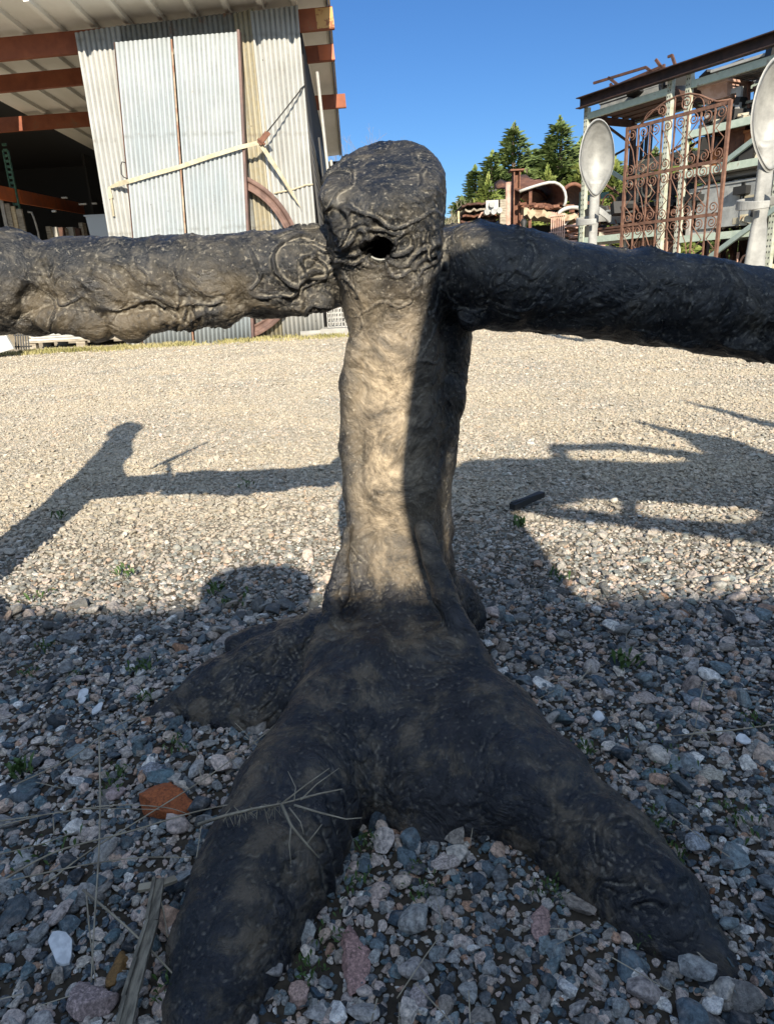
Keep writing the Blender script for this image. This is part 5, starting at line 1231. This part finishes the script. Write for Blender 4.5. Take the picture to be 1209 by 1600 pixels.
stone(112, 997, 54, 22, 6, (.135, .15, .165), 'smooth flat grey oval stone at the far left of the gravel', 'flat_stone', .3, 0, .15, facets=0, lift=.5)
stone(550, 1505, 60, 104, 8, (.30, .185, .165), 'big pinkish granite stone between the two front roots', 'pink_stone', .5, .05, .9)
stone(145, 1568, 90, 62, 9, (.26, .20, .19), 'large pinkish stone at the bottom left edge', 'pink_stone', .6, -.3, 1.)
stone(1088, 1322, 56, 46, 12, (.25, .27, .29), 'grey speckled stone right of the long front root', 'grey_stone', .6, .4, .9)
stone(845, 1440, 34, 70, 13, (.30, .20, .18), 'narrow pinkish stone beside the inner edge of the right root', 'pink_stone', .6, -.4, .7)
stone(1078, 1100, 36, 46, 14, (.15, .175, .20), 'dark slate grey stone with pale veins, right of centre', 'grey_stone', .6, .2, 1.)
stone(1012, 1098, 50, 30, 15, (.33, .28, .25), 'pale brown stone near the dark veined one', 'brown_stone', .55, .2, .6)
stone(695, 1357, 48, 46, 16, (.36, .31, .28), 'pale granite stone just in front of the web of the base', 'granite_stone', .65, .2, .8)
stone(632, 1343, 34, 44, 17, (.10, .14, .165), 'blue-grey stone beside the pale granite in front of the base', 'blue_stone', .65, .3, .5)
stone(570, 1360, 38, 34, 18, (.085, .12, .14), 'dark blue stone nearest the left front root', 'blue_stone', .65, .1, .5)
stone(766, 1363, 30, 36, 19, (.10, .13, .15), 'dark blue stone right of the pale granite', 'blue_stone', .65, .1, .5)
stone(185, 1520, 34, 54, 21, (.20, .11, .035), 'ochre stone beside the strip of bark', 'ochre_stone', .6, .1, .3)
stone(284, 1014, 36, 26, 22, (.30, .17, .10), 'tan orange stone above the left root', 'tan_stone', .6, .4, .4)
stone(240, 1210, 56, 42, 23, (.22, .23, .25), 'grey granite stone above the orange one', 'grey_stone', .6, .3, 1.)
stone(182, 1240, 40, 28, 24, (.36, .28, .27), 'rounded pink stone left of the orange one', 'pink_stone', .6, .2, .6)
stone(36, 1250, 54, 34, 25, (.085, .11, .13), 'dark blue-grey stone near the left edge', 'blue_stone', .55, .3, .3)
stone(660, 1565, 40, 46, 27, (.30, .26, .25), 'speckled grey stone at the bottom edge, centre', 'grey_stone', .6, .3, 1.)
stone(470, 1560, 44, 50, 28, (.36, .25, .21), 'pink stone at the bottom edge by the left root', 'pink_stone', .6, .3, .8)
stone(1110, 1215, 54, 34, 29, (.36, .33, .27), 'pale buff stone right of the long root', 'buff_stone', .55, -.3, .6)
m_chip = two_tone('white_chip', (.46, .49, .52), (.62, .65, .68), 90, .6, bs=200)
for k_, (x, y, w_, h_, r, lab) in enumerate(((132, 1097, 15, 30, -.15, 'small upright white shell chip on the left gravel'), (101, 1502, 30, 58, -.6, 'larger white chip at the lower left'), (155, 1118, 12, 20, .5, 'tiny white chip beside the small upright one'), (1158, 1172, 22, 14, .3, 'white chip on the right gravel'), (934, 1134, 18, 16, 0, 'round white pebble chip right of the root crest'))):
    c = at(x, y, z=0); dep = float((c-np.array([0, 0, CAMH]))@FW); q = MB(); a_, b_ = w_*dep/FPX/2, h_*dep/FPX/2*1.1
    pts = [(math.cos(t)*a_*(1+.2*math.sin(3*t+k_)), math.sin(t)*b_*(1+.15*math.cos(2*t+k_)), 0) for t in np.linspace(0, 2*PI, 11)[:-1]]
    R3 = Matrix.Rotation(.35, 3, 'X') @ Matrix.Rotation(-r, 3, 'Z'); P3 = [Vector((c[0], c[1], float(gh(c[0:1], c[1:2])[0])+.016))+R3 @ Vector(p_) for p_ in pts]
    q.poly(P3, .003, (0, .2, 1)); tag(q.build('white_chip', m_chip, bevel=.0006), lab, 'chip', 'white chips on the gravel')
m_straw = two_tone('dry_straw', (.22, .19, .14), (.36, .32, .24), 30, .85, bs=300, bd=.001)
def g3(x, y, z): P = at(x, y, z=z); return P
def straw(pts, r, label, name='dry_stem', matl=None, taper=.5, n=3):
    P = []; 
    raw = [g3(*p_) for p_ in pts]
    for i in range(len(raw)-1):
        for k in range(6):
            t = k/6; p0 = raw[max(i-1, 0)]; p1 = raw[i]; p2 = raw[i+1]; p3 = raw[min(i+2, len(raw)-1)]
            P.append(.5*((2*p1)+(-p0+p2)*t+(2*p0-5*p1+4*p2-p3)*t*t+(-p0+3*p1-3*p2+p3)*t**3))
    P.append(raw[-1]); m_ = len(P); q = MB(); q.tube(P, [r*(1-(1-taper)*i/m_) for i in range(m_)], 5)
    return tag(q.build(name, matl or m_straw, smooth=True), label, 'dry stem', 'dry stems lying on the gravel')
straw([(20, 1228, .015), (110, 1185, .02), (190, 1130, .025), (245, 1118, .03)], .0012, 'long pale stem crossing the gravel below the left root tip')
straw([(155, 1150, .02), (157, 1240, .03), (155, 1330, .035), (148, 1440, .04), (143, 1535, .02)], .0016, 'upright brown stem standing at the lower left')
straw([(0, 1283, .02), (90, 1270, .03), (180, 1258, .045), (260, 1262, .05), (300, 1275, .04)], .0010, 'thin stem passing over the orange stone')
straw([(0, 1290, .02), (120, 1265, .03), (250, 1265, .03)], .0009, 'faint stem just under the one over the orange stone')
straw([(10, 1372, .015), (90, 1330, .03), (200, 1300, .05), (300, 1270, .07), (370, 1255, .08)], .0014, 'stem reaching from the left edge to the dead twig')
straw([(20, 1375, .02), (130, 1352, .03), (220, 1340, .03), (300, 1340, .02)], .0011, 'stem fanning right at the lower left')
straw([(60, 1390, .02), (140, 1330, .03), (220, 1280, .02), (330, 1210, .05), (410, 1150, .08), (440, 1125, .10), (470, 1122, .10), (478, 1130, .10)], .0011, 'long curving stem hooking over beside the left web')
straw([(130, 1390, .02), (200, 1450, .025), (260, 1510, .02), (330, 1590, .02)], .0016, 'grey stem running down to the bottom edge')
straw([(135, 1390, .03), (140, 1450, .035), (150, 1535, .02)], .0012, 'short stem forking beside the upright brown one')
straw([(244, 1390, .03), (255, 1420, .03), (262, 1465, .02)], .0012, 'short stem at the end of the bark strip')
straw([(0, 1335, .01), (60, 1320, .02), (120, 1300, .02)], .0010, 'short faint stem at the left edge')
straw([(620, 1560, .01), (660, 1500, .02), (690, 1450, .01), (680, 1400, .01)], .0008, 'hair-thin stem between the front roots')
straw([(1209, 1132, .01), (1150, 1140, .02), (1090, 1146, .03), (1050, 1150, .01)], .0014, 'pale stem at the right edge')
straw([(1100, 1065, .06), (1090, 1110, .03), (1085, 1140, .01)], .0011, 'upright thin stem right of centre')
straw([(1075, 1160, .01), (1090, 1140, .03), (1115, 1170, .01)], .0013, 'small bent stem below the dark veined stone')
straw([(820, 870, .01), (840, 930, .02), (850, 960, .01)], .0010, 'thin stem right of the standing limb')
straw([(730, 1150, .01), (980, 1020, .01), (1060, 985, .02)], .0008, 'long faint stem across the right gravel')
straw([(240, 733, .02), (275, 718, .03), (300, 705, .02)], .003, 'thin stick on the sunlit gravel at the left')
straw([(1209, 880, .03), (1190, 893, .02), (1170, 905, .01)], .0018, 'stem at the right edge of the sunlit patch')
# dead twig standing in front of the left root
tw_ = empty('dead_twig', g3(460, 1262, .10), 'brittle grey branching twig lying over the left front root', 'twig')
def twb(pts, r, name='twig_branch'):
    q = MB(); q.tube([g3(*p_) for p_ in pts], [r*(1-.6*i/(len(pts)-1)) for i in range(len(pts))], 5); q.build(name, m_straw, tw_, smooth=True)
twb([(310, 1288, .10), (350, 1275, .12), (400, 1263, .14), (440, 1256, .155), (470, 1248, .165)], .0022, 'main_stem')
for p_, r in (([(440, 1256, .155), (480, 1225, .17), (515, 1200, .18)], .0012), ([(440, 1256, .155), (455, 1290, .15), (480, 1320, .135), (498, 1340, .12)], .002), ([(470, 1248, .165), (500, 1240, .17), (535, 1233, .175)], .0015),
              ([(460, 1258, .16), (500, 1270, .16), (540, 1280, .15), (565, 1278, .15)], .0014), ([(470, 1250, .165), (495, 1225, .17), (530, 1200, .18)], .001), ([(455, 1290, .15), (452, 1320, .14), (455, 1350, .13)], .001),
              ([(480, 1318, .135), (498, 1295, .145), (503, 1288, .15)], .001), ([(452, 1262, .16), (470, 1285, .155), (475, 1305, .15)], .001), ([(460, 1250, .165), (462, 1230, .17), (450, 1205, .175)], .0008)): twb(p_, r)
rj = random.Random(3)
q = MB()
for i in range(60):
    t = rj.random(); a_ = g3(350+t*90, 1275-t*18, .12+t*.03); b_ = a_+np.array([rj.uniform(-.008, .008), rj.uniform(-.008, .004), rj.uniform(-.018, .008)]); q.tube([a_, b_], [.0007, .0003], 4)
q.build('bristles', m_straw, tw_)
# strip of bark
q = MB(); P = [g3(250, 1375, .03), g3(240, 1440, .035), g3(222, 1500, .03), g3(205, 1560, .025), g3(188, 1640, .02)]
for i in range(4): q.bar(P[i], P[i+1], .011+.0012*i, .005)
for i in range(4): q.bar(P[i]+[-.006, 0, .003], P[i+1]+[-.007, 0, .003], .004, .005)
tag(q.build('bark_strip', two_tone('grey_bark', (.10, .09, .07), (.24, .215, .165), 60, .9, stretch=(3, .6, 1), bs=200)), 'grey splintered strip of bark at the lower left', 'bark')
q = MB(); P = [g3(217, 1388, .03), g3(250, 1382, .03), g3(275, 1373, .025)]
for i in range(2): q.bar(P[i], P[i+1], .010, .004)
tag(q.build('wood_chip', m_straw), 'pale wood chip touching the edge of the left root', 'wood chip')
q = MB(); a_, b_ = g3(800, 792, .03), g3(846, 772, .035); q.bar(a_, b_, .022, .018); q.bar(a_+[0, .01, .006], b_+[0, -.012, .004], .012, .012); tag(q.build('bark_piece', m_black), 'dark piece of bark right of the standing limb', 'wood chip')
# little weeds
m_weed = mat('weed_leaves', (.05, .10, .02), .6)
V = []; F_ = []; rw = np.random.RandomState(5)
def weed(x, y, n, size, spread):
    c = at(x, y, z=0); z0 = float(gh(c[0:1], c[1:2])[0])
    for i in range(n):
        a = rw.uniform(0, 6.28); px_, py_ = c[0]+rw.normal(0, spread), c[1]+rw.normal(0, spread); h = size*rw.uniform(.5, 1.3); l = size*rw.uniform(.3, .9); w_ = size*rw.uniform(.10, .2)
        ca, sa = math.cos(a), math.sin(a); b = len(V); zb_ = z0+.004+rw.uniform(0, .012)
        V.extend([(px_, py_, zb_), (px_+ca*l*.5-sa*w_, py_+sa*l*.5+ca*w_, zb_+h*.6), (px_+ca*l, py_+sa*l, zb_+h*.8), (px_+ca*l*.5+sa*w_, py_+sa*l*.5-ca*w_, zb_+h*.65)]); F_.append((b, b+1, b+2, b+3))
for x, y, n, s_, sp in ((388, 1120, 90, .010, .016), (345, 1115, 40, .012, .012), (1020, 1300, 60, .010, .014), (1050, 1350, 60, .010, .012), (575, 1330, 60, .008, .012), (860, 1400, 50, .008, .010), (72, 1016, 40, .012, .010), (48, 1055, 25, .012, .012), (225, 1050, 60, .014, .014), (118, 1058, 20, .010, .008),
                       (35, 1215, 30, .022, .008), (230, 1100, 20, .014, .01), (180, 1225, 40, .012, .014), (280, 1170, 30, .012, .012), (515, 1480, 30, .009, .012), (485, 1530, 40, .009, .008), (660, 1410, 40, .008, .010), (1008, 1475, 30, .009, .008), (270, 1555, 40, .010, .010),
                       (975, 1045, 22, .030, .012), (1030, 1200, 40, .010, .03), (920, 1180, 30, .012, .01), (385, 760, 20, .02, .02), (95, 815, 14, .03, .015), (200, 905, 20, .025, .02), (60, 940, 20, .02, .02), (340, 930, 15, .03, .01), (810, 830, 20, .03, .015), (865, 910, 16, .025, .012), (1150, 1290, 50, .012, .02), (1175, 1140, 30, .010, .012), (660, 1390, 30, .009, .02), (365, 945, 20, .02, .02), (560, 1395, 30, .01, .012), (90, 1330, 24, .014, .02)):
    weed(x, y, n, s_, sp)
tag(np_mesh('weeds', V, F_, m_weed, smooth=False), 'tiny green weeds sprouting between the stones', 'weeds', kind='stuff')
V = []; F_ = []
for i in range(260):                                        # scattered hair-fine grass litter
    y = rw.uniform(.4, 2.6); x = rw.uniform(-1, 1)*(.62*y+.2); a = rw.uniform(0, 6.28); l = rw.uniform(.02, .09); z = .018+float(gh(np.array([x]), np.array([y]))[0]); ca, sa = math.cos(a), math.sin(a); w_ = rw.uniform(.0004, .0009); b = len(V); bz = rw.uniform(-.006, .02)
    V.extend([(x-sa*w_, y+ca*w_, z), (x+sa*w_, y-ca*w_, z), (x+ca*l+sa*w_, y+sa*l-ca*w_, z+bz), (x+ca*l-sa*w_, y+sa*l+ca*w_, z+bz)]); F_.append((b, b+1, b+2, b+3))
tag(np_mesh('straw_litter', V, F_, m_straw, smooth=False), 'fine dry grass litter scattered over the gravel', 'litter', kind='stuff')

# ------------------------------------------------------------------ behind the camera: what throws the shade
q = MB(); CZ = (1.48+4)*TE
ctn = empty('storage_container', (0, -4, 0), 'long pale storage container standing behind the photographer', 'container')
q.box((-3.0, -5.25, CZ/2), (20, 2.44, CZ-.06)); q.build('shell', m_rustd, ctn)
q = MB()
for i in range(90): q.box((-12.9+i*.222, -4.02, CZ/2), (.11, .036, CZ-.3))
q.box((-3, -4.05, CZ-.08), (20.04, .1, .16)); q.box((-3, -4.05, .1), (20.04, .1, .16)); q.build('ribbed_side', m_white, ctn)
ctn.rotation_euler = (0, 0, -.065)
def body(name, joints, edges, label, mats):
    me = bpy.data.meshes.new(name); me.from_pydata([j[:3] for j in joints], edges, []); o = bpy.data.objects.new(name, me); lnk(o)
    sk = o.modifiers.new('skin', 'SKIN'); sk.use_smooth_shade = True
    for i, j in enumerate(joints):
        me.skin_vertices[0].data[i].radius = (j[3], j[4] if len(j) > 4 else j[3]); me.skin_vertices[0].data[i].use_root = (i == 0)
    sb = o.modifiers.new('sub', 'SUBSURF'); sb.levels = 2; sb.render_levels = 2
    me.materials.append(mats); return tag(o, label, 'person')
def cloth(name, zs):
    m = mat(name, (.1, .12, .2), .8); N = NT(m); s_ = N.n('ShaderNodeSeparateXYZ'); N.l(N.pos(), s_.inputs[0])
    N.out(N.ramp(N.maprange(s_.outputs['Z'], 0, 2), zs, 'CONSTANT')); return m
# crouching photographer holding the phone
Jc = [(-.20, -.66, .36, .13, .15), (-.20, -.62, .55, .12, .15), (-.19, -.50, .86, .13, .20), (-.18, -.44, .90, .12), (-.165, -.38, .95, .13), (-.155, -.36, .99, .165, .16), (-.155, -.36, 1.04, .15),
      (-.36, -.48, .91, .085), (-.36, -.30, .66, .042), (-.10, -.10, .655, .030), (-.045, -.045, .65, .028), (.0, -.48, .91, .08), (.13, -.32, .64, .042), (.07, -.10, .64, .030), (.045, -.05, .645, .028),
      (-.32, -.62, .34, .085), (-.38, -.24, .42, .062), (-.34, -.52, .10, .045), (-.35, -.38, .035, .04), (-.08, -.62, .34, .085), (.02, -.28, .30, .062), (-.02, -.62, .08, .045), (.0, -.50, .035, .04)]
Ec = [(0, 1), (1, 2), (2, 3), (3, 4), (4, 5), (5, 6), (2, 7), (7, 8), (8, 9), (9, 10), (2, 11), (11, 12), (12, 13), (13, 14), (0, 15), (15, 16), (16, 17), (17, 18), (0, 19), (19, 20), (20, 21), (21, 22)]
body('person', Jc, Ec, 'crouching person in a dark jacket holding up a phone', cloth('crouching_person_cloth', [(0, (.03, .03, .03)), (.04, (.04, .05, .08)), (.2, (.05, .05, .06)), (.44, (.45, .28, .2)), (.5, (.08, .05, .03))]))
ph = empty('phone', (-.03, -.016, .64), 'phone held upright in both hands', 'phone')
q = MB(); q.box((-.026, -.016, .640), (.074, .008, .148)); q.build('case', m_black, ph, bevel=.003)
q = MB(); q.box((-.026, -.0215, .640), (.068, .002, .140)); q.build('screen', mat('phone_glass', (.02, .02, .03), .1), ph)
# companion standing at the right, one hand on the hip
Js = [(j[0]+.035,)+j[1:] for j in [(.36, -.30, .92, .11, .15), (.36, -.30, 1.10, .10, .14), (.35, -.30, 1.36, .12, .18), (.34, -.30, 1.48, .065), (.335, -.29, 1.54, .06), (.33, -.27, 1.64, .09, .10), (.33, -.27, 1.74, .07),
      (.225, -.30, 1.44, .06), (.155, -.28, 1.10, .045), (.17, -.24, .92, .036), (.19, -.22, .84, .03), (.52, -.30, 1.43, .06), (.515, -.30, 1.10, .055), (.50, -.26, .88, .045), (.49, -.24, .80, .03),
      (.26, -.30, .82, .09), (.24, -.28, .48, .065), (.23, -.33, .10, .045), (.22, -.22, .04, .04), (.46, -.30, .82, .09), (.48, -.28, .48, .065), (.49, -.33, .10, .045), (.50, -.22, .04, .04)]]
Es = [(0, 1), (1, 2), (2, 3), (3, 4), (4, 5), (5, 6), (2, 7), (7, 8), (8, 9), (9, 10), (2, 11), (11, 12), (12, 13), (13, 14), (0, 15), (15, 16), (16, 17), (17, 18), (0, 19), (19, 20), (20, 21), (21, 22)]
body('person', Js, Es, 'standing person in a grey shirt beside the photographer', cloth('standing_person_cloth', [(0, (.03, .03, .03)), (.05, (.04, .06, .12)), (.46, (.2, .2, .21)), (.74, (.45, .28, .2)), (.83, (.1, .06, .04))]))
